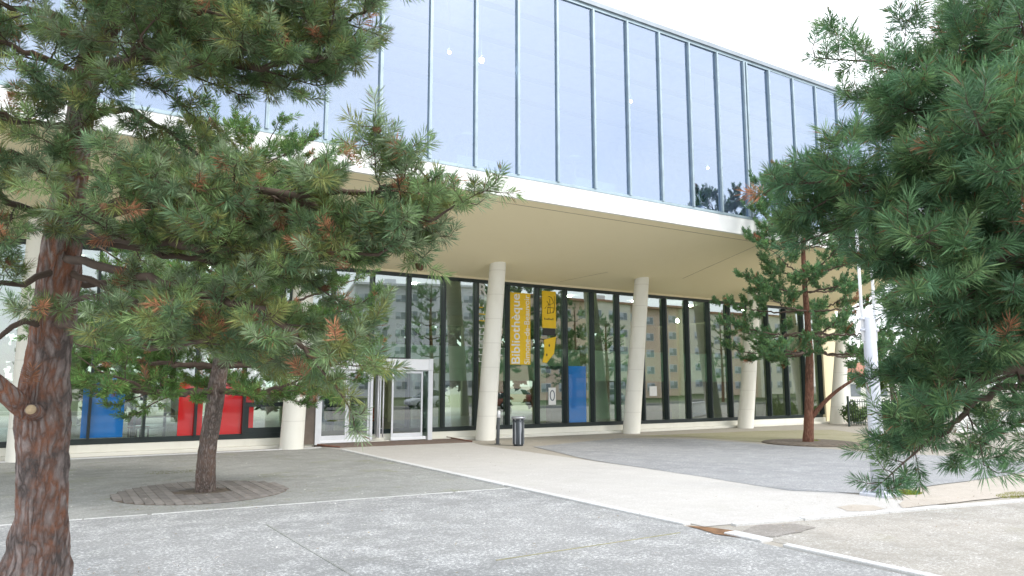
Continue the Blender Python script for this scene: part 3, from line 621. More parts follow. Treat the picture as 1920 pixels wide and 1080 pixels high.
# --- tree A, big leaning pine at the left edge
SPA = dict(step=.135, side=.80, twig=.16, n=76, nl=.088, ax=.105, w=.0056, spread=80, midp=.35, fill=.95, cone=.02, tw=.085, bare=.15)
A = Pine(11, SPA); DA = 5.8; root = at(70, 1150, DA); ta = empty('pine_tree', (root[0], root[1], 0), 'big pine with thick furrowed trunk and cut branch stub at the left edge', 'tree')
tp = [(64, 1185, .34), (60, 1105, .28), (70, 1030, .215), (78, 960, .180), (79, 880, .176), (80, 800, .195), (82, 750, .185), (92, 660, .150), (106, 560, .150), (116, 460, .140), (132, 350, .115), (146, 250, .10), (160, 160, .092), (185, 50, .085), (205, -60, .075), (225, -220, .055), (235, -380, .03)]
tpts = [at(x, y, DA) for x, y, r in tp]; tpts[0][2] = -.02; Q = catmull(tpts, 200); RQ = rad_at([t[2] for t in tp], 200)
b = MB(); b.tube(Q, list(RQ), 'bark_a', 64, bark_disp(.085)); o = b.build('trunk', ta); o.location = -ta.location
def L(*p): return [at(*q) for q in p]
b = MB(); b.tube(catmull(L((72, 785, 5.72), (40, 762, 5.6), (14, 738, 5.5), (-40, 700, 5.4), (-120, 690, 5.3)), 24), list(np.linspace(.085, .06, 24)), 'bark_a', 20, bark_disp(.07)); o = b.build('limb', ta); o.location = -ta.location
b = MB(); s0, s1 = at(72, 775, 5.7), at(58, 768, 5.44); b.tube([s0, (s0+s1)/2, s1], [.07, .055, .042], 'bark_a', 16, bark_disp(.05)); b.tube([s1+(s1-s0)*.002, s1+(s1-s0)*.02], [.036, .034], 'cut', 16); o = b.build('cut_stub', ta); o.location = -ta.location
LA = [
 ([(185, 50, 5.8), (330, 40, 5.5), (480, 90, 5.3), (590, 65, 5.2)], .04, .15, 1.1),
 ([(120, 440, 5.8), (320, 480, 5.4), (470, 500, 5.2), (560, 510, 5.1)], .03, .25, .8), ([(112, 500, 5.8), (240, 560, 5.6), (380, 620, 5.4), (500, 670, 5.2)], .03, .3, 1.), ([(190, 30, 5.8), (330, 20, 5.0), (420, 30, 4.7)], .03, .2, 1.1),
 ([(165, 150, 5.8), (300, 90, 5.6), (480, 55, 5.4), (610, 45, 5.2), (690, 20, 5.1)], .05, .25, 1.2),
 ([(180, 70, 5.8), (330, 0, 5.9), (500, -30, 5.8), (650, -50, 5.6)], .045, .2, 1.1),
 ([(170, 120, 5.8), (330, 115, 5.3), (470, 125, 5.1), (570, 115, 5.0), (610, 105, 5)], .04, .2, 1.1),
 ([(162, 160, 5.8), (260, 110, 6.3), (400, 90, 6.7), (540, 100, 6.8)], .035, .2, 1.),
 ([(150, 222, 5.8), (225, 206, 5.7), (285, 228, 5.6), (350, 275, 5.5), (430, 340, 5.3)], .03, .55, .8),
 ([(125, 420, 5.8), (280, 380, 5.4), (450, 370, 5.1), (620, 395, 4.9), (730, 425, 4.8), (830, 400, 4.7)], .05, .14, 1.1),
 ([(130, 400, 5.8), (300, 365, 5.2), (440, 355, 4.9), (600, 365, 4.8), (690, 360, 4.75), (750, 340, 4.7), (785, 315, 4.7)], .035, .15, .8),
 ([(122, 440, 5.8), (280, 450, 5.2), (440, 470, 4.9), (600, 480, 4.7), (720, 470, 4.7)], .045, .15, 1.15),
 ([(112, 480, 5.8), (260, 520, 5.1), (400, 560, 4.8), (520, 600, 4.6), (580, 660, 4.6), (600, 690, 4.6)], .035, .25, .75),
 ([(118, 460, 5.8), (300, 430, 6.4), (480, 430, 6.7), (620, 440, 6.8)], .035, .2, 1.),
 ([(110, 520, 5.8), (260, 540, 6.2), (400, 560, 6.4), (500, 590, 6.4)], .03, .3, .9),
 ([(98, 600, 5.75), (190, 625, 5.3), (290, 650, 4.9), (370, 640, 4.7), (400, 630, 4.7)], .032, .35, .8),
 ([(105, 580, 5.8), (180, 560, 5.2), (240, 580, 4.9)], .025, .3, .8),
 ([(95, 610, 5.75), (40, 600, 5.5), (-20, 640, 5.3), (-80, 660, 5.2)], .03, .7, .6),
 ([(115, 500, 5.8), (40, 530, 5.4), (-40, 528, 5.2), (-120, 500, 5.1)], .03, .3, 1.),
 ([(128, 400, 5.8), (50, 390, 5.3), (-30, 350, 5.0), (-120, 330, 4.9)], .035, .15, 1.15),
 ([(128, 390, 5.8), (90, 330, 5.3), (30, 290, 4.9), (-20, 280, 4.8)], .03, .3, 1.),
 ([(150, 240, 5.8), (80, 230, 5.3), (20, 225, 4.9), (-30, 190, 4.8)], .03, .3, 1.1),
 ([(165, 150, 5.8), (80, 110, 5.4), (0, 80, 5.2), (-100, 60, 5.1)], .035, .15, 1.2),
 ([(180, 80, 5.8), (100, 30, 5.3), (20, 10, 5.0), (-80, -10, 4.9)], .035, .15, 1.2),
 ([(170, 130, 5.8), (220, 120, 5.2), (260, 90, 4.8), (270, 60, 4.7)], .03, .2, 1.2),
 ([(165, 150, 5.8), (180, 180, 5.3), (120, 170, 4.9)], .03, .3, 1.),
 ([(140, 320, 5.8), (200, 330, 5.2), (270, 330, 4.8), (330, 350, 4.6)], .03, .25, 1.1),
 ([(190, 30, 5.8), (300, -60, 5.4), (430, -120, 5.2)], .035, .15, 1.), ([(190, 30, 5.8), (100, -80, 5.4), (-20, -120, 5.2)], .035, .15, 1.),
 ([(205, -60, 5.8), (330, -150, 6.2), (470, -190, 6.4)], .03, .15, .9), ([(210, -90, 5.8), (110, -190, 6.2), (0, -220, 6.4)], .03, .15, .9),
 ([(205, -60, 5.8), (240, -140, 5.0), (260, -190, 4.6)], .03, .15, .9), ([(225, -220, 5.8), (330, -300, 5.6), (400, -330, 5.5)], .02, .15, .9), ([(225, -220, 5.8), (140, -300, 5.6), (80, -330, 5.5)], .02, .15, .9)]
for pts, r, st, dn in LA: A.limb(L(*pts), r, .009, st, dn)
for x, y, d in ((372, 590, 4.75), (395, 600, 4.7), (412, 615, 4.7), (255, 590, 4.85), (650, 280, 4.75), (665, 300, 4.75), (30, 170, 4.8), (20, 185, 4.8), (560, 690, 4.6), (480, 340, 4.85), (640, 490, 4.7), (60, 700, 5.4)):
    A.tuft(at(x, y, d), np.array((0, -.3, .8))+A.rv()*.3, .95, True)
A.finish(ta, GREEN_A, .02, 40)
# --- whorled pines with a full crown
def whorl_pine(seed, spec, tpath, rads, mat, zc0, zc1, prof, label, cols, per=4, gap=.5, dead=.02, seg=20, camp=.06, group=None, cones=0, name='pine_tree', rise=.15):
    P = Pine(seed, spec); base = tpath[0]; t = empty(name, (base[0], base[1], 0), label, 'tree', group)
    Q = catmull(tpath, 70); rq = rad_at(rads, 70); b = MB(); b.tube(Q, list(rq), mat, seg, bark_disp(camp)); o = b.build('trunk', t); o.location = -t.location
    z = zc0; az = P.r.uniform(0, 6)
    while z < zc1:
        f = (z-zc0)/(zc1-zc0); i = int(np.argmin(np.abs(Q[:, 2]-z))); 
        for k in range(per):
            az += 2*PI/per+P.r.uniform(-.35, .35); Lr = prof(f)*P.r.uniform(.75, 1.15); d = np.array((math.cos(az), math.sin(az), rise+.5*f)); e = Q[i]+d*Lr; m = Q[i]+d*Lr*.5+np.array((0, 0, -.06*Lr))
            P.limb([Q[i], m, e], max(.012, rq[i]*.38), .008*spec.get('sc', 1), spec.get('lstart', .3), 1.)
        az += .7; z += gap*P.r.uniform(.8, 1.2)
    P.tuft(Q[-1], np.array((0, 0, 1.)), 1.2); P.finish(t, cols, dead, cones); return t
DB = 13.0
SPB = dict(step=.17, side=.95, twig=.22, n=44, nl=.11, ax=.20, w=.0110, fill=.9, cone=0, sc=1.3)
tb_ = [onZ(385, 922), at(388, 850, DB), at(402, 760, DB), at(418, 650, DB), at(440, 500, DB), at(470, 350, DB), at(495, 275, DB)]; tb_[0][2] = -.02
whorl_pine(21, SPB, tb_, [.18, .150, .150, .13, .10, .06, .02], 'bark_b', 1.8, 5.9, lambda f: 2.9*(1-f)**.6+.3, 'slender pine growing through the round wooden tree grate', GREEN_B, 5, .52, .02, 28, .09, rise=.12)
pD = onZ(1515, 832); DD = float(np.dot(pD-C0, np.array((math.sin(YAW)*math.cos(PITCH), math.cos(YAW)*math.cos(PITCH), math.sin(PITCH)))))
SPD = dict(step=.25, side=1.0, twig=.25, n=46, nl=.12, ax=.26, w=.022, fill=.95, cone=0, sc=1.6, rise=.5, lstart=.42)
td_ = [pD, at(1517, 770, DD), at(1518, 680, DD), at(1514, 600, DD), at(1508, 520, DD), at(1506, 440, DD), at(1510, 330, DD)]; td_[0][2] = -.02
tD = whorl_pine(31, SPD, td_, [.18, .14, .125, .095, .08, .06, .03], 'bark_d', 3.0, 8.4, lambda f: 2.5*(1-f)**.5+.4, 'orange-barked pine in a round soil bed in front of the far columns', GREEN_D, 5, .66, .02, 20, .06, rise=.02)
b = MB(); b.tube(catmull([at(1520, 785, DD), at(1545, 755, DD-.2), at(1580, 725, DD-.4), at(1640, 690, DD-.7)], 14), list(np.linspace(.085, .03, 14)), 'bark_d', 10); o = b.build('limb', tD); o.location = -tD.location
# --- tree C, dark pine whose branches fill the right side (trunk outside the frame)
SPC = dict(step=.145, side=.80, twig=.16, n=76, nl=.093, ax=.11, w=.0054, spread=78, midp=.4, fill=.95, cone=.015, tw=.085, bare=.15)
Cc = Pine(41, SPC); DC = 5.0; rootc = at(2110, 1250, DC); tc = empty('pine_tree', (rootc[0], rootc[1], 0), 'dark dense pine whose drooping branches fill the right side', 'tree')
tp = [(2110, 1260, .26), (2108, 1000, .2), (2102, 700, .18), (2095, 400, .16), (2090, 100, .14), (2085, -200, .11), (2080, -500, .05)]
tpts = [at(x, y, DC) for x, y, r in tp]; tpts[0][2] = -.02; b = MB(); b.tube(catmull(tpts, 90), list(rad_at([t[2] for t in tp], 90)), 'bark_a', 36, bark_disp(.08)); o = b.build('trunk', tc); o.location = -tc.location
LC = [
 ([(2090, -60, 5), (1990, -40, 4.8), (1900, -10, 4.6), (1830, 20, 4.5)], .04, .15, 1.1),
 ([(2088, 0, 5), (1980, 40, 5.2), (1890, 70, 5.4), (1800, 90, 5.5)], .04, .15, 1.1),
 ([(2090, 60, 5), (1970, 110, 4.6), (1860, 140, 4.4), (1770, 150, 4.3)], .04, .15, 1.1),
 ([(2092, 150, 5), (1930, 180, 4.9), (1800, 185, 4.8), (1700, 135, 4.7), (1630, 115, 4.7)], .03, .15, .6),
 ([(2092, 200, 5), (1930, 215, 4.8), (1800, 225, 4.6), (1720, 215, 4.5)], .04, .12, 1.25),
 ([(2094, 280, 5), (1930, 280, 5.2), (1800, 270, 5.4), (1690, 270, 5.5)], .04, .12, 1.2),
 ([(2094, 330, 5), (1880, 340, 4.6), (1750, 350, 4.4), (1640, 350, 4.3), (1565, 335, 4.3)], .042, .12, 1.15),
 ([(2094, 340, 5), (1980, 300, 4.2), (1910, 280, 3.8), (1860, 270, 3.6)], .035, .2, 1.15),
 ([(2095, 400, 5), (1970, 380, 4.1), (1900, 350, 3.7)], .035, .2, 1.2),
 ([(2095, 430, 5), (1900, 440, 4.7), (1770, 420, 4.5), (1670, 400, 4.4), (1610, 400, 4.4)], .04, .12, 1.25),
 ([(2096, 480, 5), (1920, 490, 5.2), (1780, 475, 5.3), (1680, 455, 5.3)], .04, .12, 1.2),
 ([(2097, 530, 5), (1950, 500, 4.2), (1870, 480, 3.8), (1820, 480, 3.7)], .035, .2, 1.15),
 ([(2098, 560, 5), (1920, 550, 4.8), (1810, 530, 4.6), (1740, 500, 4.5)], .04, .12, 1.2),
 ([(2099, 620, 5), (1940, 600, 4.4), (1870, 590, 4.2), (1830, 600, 4.1)], .035, .2, 1.15),
 ([(2100, 660, 5), (1950, 640, 4.9), (1850, 650, 4.8), (1790, 670, 4.7)], .035, .15, 1.1),
 ([(2101, 690, 5), (1950, 690, 4.5), (1870, 695, 4.3), (1830, 715, 4.3), (1795, 735, 4.3), (1775, 742, 4.3)], .035, .2, 1.15),
 ([(2100, 640, 5), (1960, 660, 5.3), (1900, 700, 5.5), (1850, 720, 5.6)], .035, .2, 1.1),
 ([(2102, 720, 5), (1930, 720, 4.6), (1850, 740, 4.4), (1795, 785, 4.3), (1765, 812, 4.3), (1735, 830, 4.3)], .028, .5, .7),
 ([(2103, 740, 5), (1990, 765, 4.8), (1930, 785, 4.7), (1900, 800, 4.7)], .024, .65, .5),
 ([(2094, 250, 5), (2000, 180, 4.2), (1940, 120, 3.9)], .03, .2, 1.1), ([(2092, 120, 5), (1980, 20, 4.4), (1900, -30, 4.2)], .03, .2, 1.1),
 ([(2100, 650, 5), (2010, 600, 4.2), (1940, 560, 3.9)], .03, .2, 1.1), ([(2096, 460, 5), (2020, 430, 4.2), (1950, 420, 3.8)], .03, .2, 1.1),
 ([(2094, 300, 5), (2200, 250, 4.8), (2330, 240, 4.7)], .03, .2, 1.), ([(2094, 450, 5), (2220, 420, 5.2), (2340, 400, 5.3)], .03, .2, 1.), ([(2090, 100, 5), (2200, 40, 5.2), (2330, 0, 5.3)], .03, .2, 1.), ([(2098, 600, 5), (2220, 580, 4.9), (2340, 570, 4.8)], .03, .2, 1.),
 ([(2088, -100, 5), (1960, -180, 4.9), (1850, -220, 4.8)], .03, .2, 1.), ([(2085, -200, 5), (1980, -300, 5), (1900, -340, 5)], .03, .2, 1.), ([(2085, -200, 5), (2190, -280, 5), (2280, -300, 5)], .03, .2, .9)]
for pts, r, st, dn in LC: Cc.limb(L(*pts), r, .008, st, dn)
Cc.finish(tc, GREEN_C, .015, 26)

# tree grate and soil beds
pg = onZ(385, 923); tg = empty('tree_grate', (pg[0]-.05, pg[1], 0), 'round flush grate of weathered wooden slats around the slender pine', 'tree grate'); RG = 1.48
b = MB(); b.lathe([(.0, .012), (RG-.03, .012), (RG-.03, .004)], 'soil', n=48, smooth=False); b.build('frame', tg)
b = MB(); w = .135; k = -RG+.05; row = 0
while k < RG-.03:
    xa, xb = k, k+w-.007; xm = max(abs(xa), abs(xb)); h = math.sqrt(max(0, RG**2-xm**2)); z1 = .030+random.uniform(-.003, .003)
    if xm < .42 or min(abs(xa), abs(xb)) < .40:
        hh = math.sqrt(max(.0, .42**2-min(abs(xa), abs(xb), .42)**2))
        for y0, y1 in ((-h, -hh), (hh, h)): b.box(xa, xb, y0, y1, .0125, z1, ('grate', 'grate_dark')[row % 2])
    elif h > .05: b.box(xa, xb, -h, h, .0125, z1, ('grate', 'grate_dark')[row % 2])
    k += w; row += 1
b.build('slats', tg)
pc = onZ(1520, 831); b = MB(); b.lathe([(1.55, .0), (1.5, .03), (1.2, .06), (0, .07)], 'soil', pc[0], pc[1], .005, 40); tag(b.build('soil_bed'), 'round dark soil bed around the orange-barked pine', 'planting bed')

# leafy masses (each one tree or hedge)
def leafy(name, loc, crowns, trunk, cols, label, cat, n=2600, lw=.12, group=None, seed=1):
    g = np.random.default_rng(seed); t = empty(name, loc, label, cat, group)
    if trunk:
        b = MB(); h, r = trunk; pts = catmull([(0, 0, -.02), (.05, 0, h*.4), (-.05, .05, h*.8), (0, 0, h)], 14); b.tube(pts, list(np.linspace(r, r*.5, 14)), 'bark_b', 9)
        for cx, cy, cz, rx, ry, rz in crowns: b.tube([(0, 0, h*.75), (cx*.6, cy*.6, (h*.75+cz)/2), (cx, cy, cz)], [r*.45, r*.3, r*.12], 'bark_b', 6)
        b.build('trunk', t)
    Vs = []; Cs = []
    for ck in crowns:
        cx, cy, cz, rx, ry, rz = ck; m = int(n/len(crowns)); nc = max(6, m//70)
        d = g.normal(size=(nc, 3)); d /= np.linalg.norm(d, axis=1)[:, None]; cen = d*(g.random((nc, 1))**.45)*np.array((rx, ry, rz))+np.array((cx, cy, cz))
        ci = g.integers(0, nc, m); p = cen[ci]+g.normal(0, .17, (m, 3))*min(rx, ry, rz)
        a = g.normal(size=(m, 3)); a /= np.linalg.norm(a, axis=1)[:, None]; bb = np.cross(a, g.normal(size=(m, 3))); bb /= np.linalg.norm(bb, axis=1)[:, None]; s = lw*g.uniform(.6, 1.3, (m, 1))
        Vs.append(np.stack([p-a*s, p+bb*s*.5, p+a*s, p-bb*s*.5], 1).reshape(-1, 3)); c = np.array(cols)[g.integers(0, len(cols), nc)][ci]*g.uniform(.7, 1.3, (m, 1)); Cs.append(np.repeat(np.concatenate([c, np.ones((m, 1))], 1), 4, 0))
    V = np.concatenate(Vs); Cx = np.concatenate(Cs); V[:, 2] = np.maximum(V[:, 2], .02); q = len(V)//4
    me = bpy.data.meshes.new('crown'); me.from_pydata(V.tolist(), [], (np.arange(q)[:, None]*4+np.arange(4)).tolist()); a = me.color_attributes.new('col', 'FLOAT_COLOR', 'POINT'); a.data.foreach_set('color', Cx.ravel()); me.materials.append(M['leaf'])
    o = bpy.data.objects.new('crown' if trunk else 'foliage', me); COL.objects.link(o); o.parent = t; return t
def gpt(x, D):                       # ground point under image column x at depth D
    p = at(x, 723, D); return (p[0], p[1], 0)
LG = [(.06, .12, .03), (.08, .15, .04), (.05, .10, .035)]; LY = [(.10, .17, .05), (.13, .20, .06), (.08, .15, .04)]; LD = [(.03, .06, .03), (.04, .075, .03)]
grpb = 'background trees right of the library'
leafy('leafy_tree', gpt(1672, 44), [(0, 0, 3.6, 1.8, 1.8, 1.3), (.9, 0, 2.6, 1.5, 1.5, .9), (-.9, .5, 2.4, 1.3, 1.3, .8)], (3, .16), LY, 'light green tree behind the silver lamp post', 'tree', 5200, .13, grpb, 3)
leafy('leafy_tree', gpt(1770, 52), [(0, 0, 4.6, 2.4, 2.4, 1.8), (1.4, .3, 3.4, 2, 2, 1.3), (-1.2, 0, 3, 1.6, 1.6, 1.2)], (3.4, .2), LG, 'mid green tree far behind the drooping pine branches', 'tree', 5200, .15, grpb, 4)
leafy('leafy_tree', gpt(1560, 58), [(0, 0, 4.4, 2.2, 2.2, 1.9), (-1.2, 0, 3.2, 1.5, 1.5, 1.2)], (3, .2), LD, 'dark tree half hidden behind the far corner of the library', 'tree', 4200, .15, grpb, 5)
leafy('leafy_tree', gpt(1900, 60), [(0, 0, 5.2, 3, 3, 2.2), (2, 0, 4, 2, 2, 1.6), (-2, 0, 3.6, 2, 2, 1.5)], (3.6, .22), LG, 'broad green tree at the far right edge behind the pine', 'tree', 5200, .17, grpb, 6)
leafy('hedge', gpt(1640, 36), [(-1.2, 0, .6, 1.1, .6, .6), (.4, 0, .6, 1.2, .6, .62), (2, 0, .55, 1.1, .6, .55)], None, LY, 'low green hedge behind the dark iron fence', 'hedge', 4200, .08, None, 7)
leafy('hedge', (8, 40, 0), [(x_, 0, 4.0, 3.6, 1.2, 4.2) for x_ in (-18, -12.5, -7, -1.5, 4, 9.5, 15, 20.5, 26)], None, LY, 'tall light green hedge seen through the rear windows of the library', 'hedge', 52000, .30, None, 8)
def litter(name, spots, label, cols, size):
    V = []; Fc = []; Cc = []
    for cx, cy, rx, ry, n in spots:
        for _ in range(n):
            a = random.uniform(0, 2*PI); r = random.random()**.7; x = cx+rx*r*math.cos(a); y = cy+ry*r*math.sin(a); t = random.uniform(0, 2*PI); l = size[0]*random.uniform(.5, 1.2); w = size[1]*random.uniform(.6, 1.3); z = random.uniform(.03, .036); k = len(V)
            c, n_ = math.cos(t), math.sin(t); V += [(x-c*l-n_*w, y-n_*l+c*w, z), (x-c*l+n_*w, y-n_*l-c*w, z), (x+c*l+n_*w*.6, y+n_*l-c*w*.6, z+.006), (x+c*l-n_*w*.6, y+n_*l+c*w*.6, z+.006)]; Fc.append((k, k+1, k+2, k+3))
            q = random.choice(cols); j = random.uniform(.7, 1.3); Cc += [(q[0]*j, q[1]*j, q[2]*j, 1)]*4
    me = bpy.data.meshes.new(name); me.from_pydata(V, [], Fc); a = me.color_attributes.new('col', 'FLOAT_COLOR', 'POINT'); a.data.foreach_set('color', np.array(Cc).ravel()); me.materials.append(M['leaf'])
    o = bpy.data.objects.new(name, me); COL.objects.link(o); tag(o, label, 'litter', None, 'stuff')
litter('fallen_needles', [(root[0], root[1], 2.2, 2.0, 700), (pg[0], pg[1], 2.4, 2.2, 600), (pc[0], pc[1], 2, 1.6, 200), (12, 6.5, 3.0, 1.6, 300), (4.5, 9, 4, 5, 250)], 'scattered brown fallen pine needles on the paving below the trees', [(.20, .11, .05), (.28, .18, .09), (.12, .08, .05)], (.035, .003))
litter('leaf_litter', [(3, 9, 5, 7, 160), (3, 16, 7, 5, 160), (11.5, 7, 3.5, 3, 120), (10, 15, 3, 6, 50), (15, 21, 4, 1, 60)], 'scattered small pale and brown flecks of litter on the paving', [(.6, .58, .54), (.7, .69, .66), (.2, .13, .07), (.35, .28, .16)], (.013, .010))
# iron fence and the low house behind
f0, f1 = np.array(gpt(1588, 34)), np.array(gpt(1760, 36)); fe = empty('iron_fence', tuple(f0), 'dark iron railing in front of the low hedge beyond the last column', 'fence', None, math.atan2(f1[1]-f0[1], f1[0]-f0[0])); Lf = float(np.linalg.norm(f1-f0))
b = MB(); k = 0
while k < Lf: b.box(k, k+.018, -.01, .01, .08, 1.25, 'iron'); k += .14
b.box(0, Lf, -.016, .016, .15, .19, 'iron'); b.box(0, Lf, -.016, .016, 1.12, 1.16, 'iron'); b.build('railing', fe)
for k in range(3): b = MB(); b.box(k*Lf/2-.035, k*Lf/2+.035, -.035, .035, 0, 1.4, 'iron'); b.build('post', fe)
hp = gpt(1640, 66); ho = empty('house', hp, 'low white house with brown pitched roof far behind the lamp post', 'house', None, -YAW)
b = MB(); b.box(-3.4, 4.2, 0, 6, 0, 2.5, 'white'); b.build('wall', ho)
b = MB(); vs = [(-3.8, -.5, 2.5), (4.6, -.5, 2.5), (4.6, 6.5, 2.5), (-3.8, 6.5, 2.5), (-3.8, 3, 4.1), (4.6, 3, 4.1)]; b.add(vs, [(0, 1, 5, 4), (2, 3, 4, 5), (0, 4, 3), (1, 2, 5), (0, 3, 2, 1)], 'roof'); b.build('roof', ho)
for x in (-2.2, .2, 2.4): b = MB(); b.box(x, x+.9, -.03, .05, .9, 2.0, 'winglass'); b.build('window', ho)
wp = gpt(1900, 30); b = MB(); b.box(-2.5, 5, 0, .2, 0, .75, 'white'); b.box(-2.55, 5.05, -.04, .24, .75, .82, 'kerb'); o = b.build('garden_wall', None, wp); o.rotation_euler.z = -YAW; tag(o, 'low pale garden wall beyond the asphalt at the far right', 'wall')

# ------------------------------------------------------------------ inside the library: furniture, lamps, plants
def desk(x, y, label, mat='inner_pale', group='desks inside the ground floor'):
    t = empty('desk', (x, y, .2), label, 'desk', group); b = MB(); b.bbox(-.8, .8, -.4, .4, .70, .74, mat, .01); b.build('tabletop', t)
    for sx in (-.7, .7):
        for sy in (-.33, .33): b = MB(); b.box(sx-.025, sx+.025, sy-.025, sy+.025, 0, .70, 'grey_panel'); b.build('leg', t)
    return t
desk(3.05, D1+2.4, 'pale desk seen through the glass between the blue and red panels'); desk(9.5, D1+3.0, 'reddish desk seen inside through the open entrance', 'wood_red')
def chair(x, y, rz, label):
    t = empty('chair', (x, y, .2), label, 'chair', 'chairs inside the ground floor', rz); b = MB(); b.bbox(-.22, .22, -.22, .22, .43, .47, 'wood_red', .01); b.build('seat', t); b = MB(); b.box(-.21, .21, .19, .22, .5, .9, 'wood_red'); b.build('backrest', t)
    for sx in (-.19, .19):
        for sy in (-.19, .19): b = MB(); b.box(sx-.015, sx+.015, sy-.015, sy+.015, 0, .43, 'grey_panel'); b.build('leg', t)
chair(2.45, D1+1.6, .5, 'dark red chair beside the pale desk right of the blue panel'); chair(9.9, D1+2.0, -.4, 'reddish wooden chair visible through the open entrance')
t = empty('shelf_unit', (2.7, D1+1.2, .2), 'grey shelf unit with dark screen behind the glass left of the red panel', 'shelf')
b = MB(); b.box(-.42, -.39, -.2, .2, 0, 1.25, 'grey_panel'); b.box(.39, .42, -.2, .2, 0, 1.25, 'grey_panel'); b.build('side_panel', t)
for z in (.1, .42, .74, 1.06): b = MB(); b.box(-.388, .388, -.2, .2, z, z+.03, 'inner_pale'); b.build('shelf', t)
b = MB(); b.bbox(-.3, .3, -.08, .0, 1.26, 1.66, 'ink', .01); b.build('screen', t)
t = empty('staircase', (5.2, D1+4.5, .2), 'grey flight of stairs inside behind the red panel', 'stairs'); b = MB()
for k in range(14): b.box(-k*.28, -k*.28+.3, -.6, .6, k*.2, k*.2+.06, 'inner_pale')
b.add([(.3, -.65, 0), (-3.8, -.65, 2.9), (-3.8, -.65, 2.55), (0, -.65, -.19)]+[(.3, -.6, 0), (-3.8, -.6, 2.9), (-3.8, -.6, 2.55), (0, -.6, -.19)], [(0, 1, 2, 3), (7, 6, 5, 4), (0, 4, 5, 1), (2, 6, 7, 3)], 'inner_pale'); b.build('steps', t)
# pendant lamps upstairs
for x, y, d, r, lab in ((842, 98, 1.4, .05, 'small round lamp lit behind the third upper pane right of the pine'), (903, 113, .9, .085, 'larger round lamp lit just right of a mullion on the upper floor'), (1183, 190, 1.6, .05, 'tiny lit lamp at mid height near the middle of the upper facade'), (1327, 315, 1.2, .04, 'tiny lit lamp above the potted cactus on the upper floor')):
    p = onY(x, y, D0+d); t = empty('pendant_lamp', tuple(p), lab, 'lamp', 'lit pendant lamps on the upper floor'); b = MB(); b.lathe([(0, -r), (r*.7, -r*.7), (r, 0), (r*.7, r*.7), (0, r)], 'lamp_on', n=14); b.build('bulb', t); b = MB(); b.tube([(0, 0, r), (0, 0, ZUT-.19-p[2])], [.006, .006], 'teal_pale', 5); b.build('cord', t)
for x, y, d, r, lab in ((1270, 602, 1.4, .09, 'lit pear shaped lamp inside between the second and third column'), (1005, 661, 1.2, .06, 'small lit lamp inside below the yellow banners')):
    p = onY(x, y, D1+d); t = empty('pendant_lamp', tuple(p), lab, 'lamp', 'lit pendant lamps on the ground floor'); b = MB(); b.lathe([(0, -r), (r*.8, -r*.6), (r, 0), (r*.5, r*.9), (0, r*1.5)], 'lamp_on', n=14); b.build('bulb', t); b = MB(); b.tube([(0, 0, r), (0, 0, ZT-p[2])], [.006, .006], 'ink', 5); b.build('cord', t)
for x, y, lab in ((875, 300, 'white floor lamp with flat shade behind the upper glass, leftmost'), (1078, 345, 'white floor lamp with flat shade behind the upper glass near the middle')):
    p = onY(x, y, D0+1.6); t = empty('floor_lamp', (p[0], p[1], ZUB-.05), lab, 'lamp', 'floor lamps on the upper floor'); b = MB(); b.lathe([(.14, 0), (.14, .02), (.018, .03), (.018, 1.5)], 'paper', n=12); b.build('stand', t); b = MB(); b.lathe([(.36, 1.5), (.16, 1.66), (0, 1.665)], 'shutter', n=20); b.build('lamp_shade', t)
for x, lab in ((910, 'grey armchair row behind the upper glass below the larger lit lamp'), (1125, 'grey armchair row behind the middle of the upper glass')):
    p = onY(x, 330, D0+1.0); t = empty('bench_seat', (p[0], p[1], ZUB-.05), lab, 'seat', 'seats on the upper floor'); b = MB(); b.bbox(-.8, .8, -.3, .3, .18, .45, 'shutter', .03); b.build('seat', t); b = MB(); b.bbox(-.8, .8, .22, .34, .46, .85, 'shutter', .03); b.build('backrest', t)
p = onY(1312, 390, D0+.30); t = empty('potted_plant', (p[0], p[1], ZUB-.05), 'spiky cactus plant in a white pot standing at the upper window', 'plant')
b = MB(); b.lathe([(.12, 0), (.16, .3), (.145, .3), (0, .28)], 'paper', n=16); b.build('pot', t); b = MB()
for k, (dx, dz, r) in enumerate(((-.30, .38, .03), (-.12, .72, .04), (-.02, .55, .045), (.12, .78, .045), (.2, .42, .04), (.32, .5, .045), (.42, .40, .04), (-.2, .5, .035))):
    b.tube(catmull([(dx*.1, 0, .25), (dx*.55, .02*k, .28+dz*.4), (dx, .02*k-.05, .3+dz)], 7), [r*.7, r, r*1.1, r*1.1, r, r*.7, .004], 'inner_green' if k in (2,) else 'cactus', 8)
b.build('stems', t)

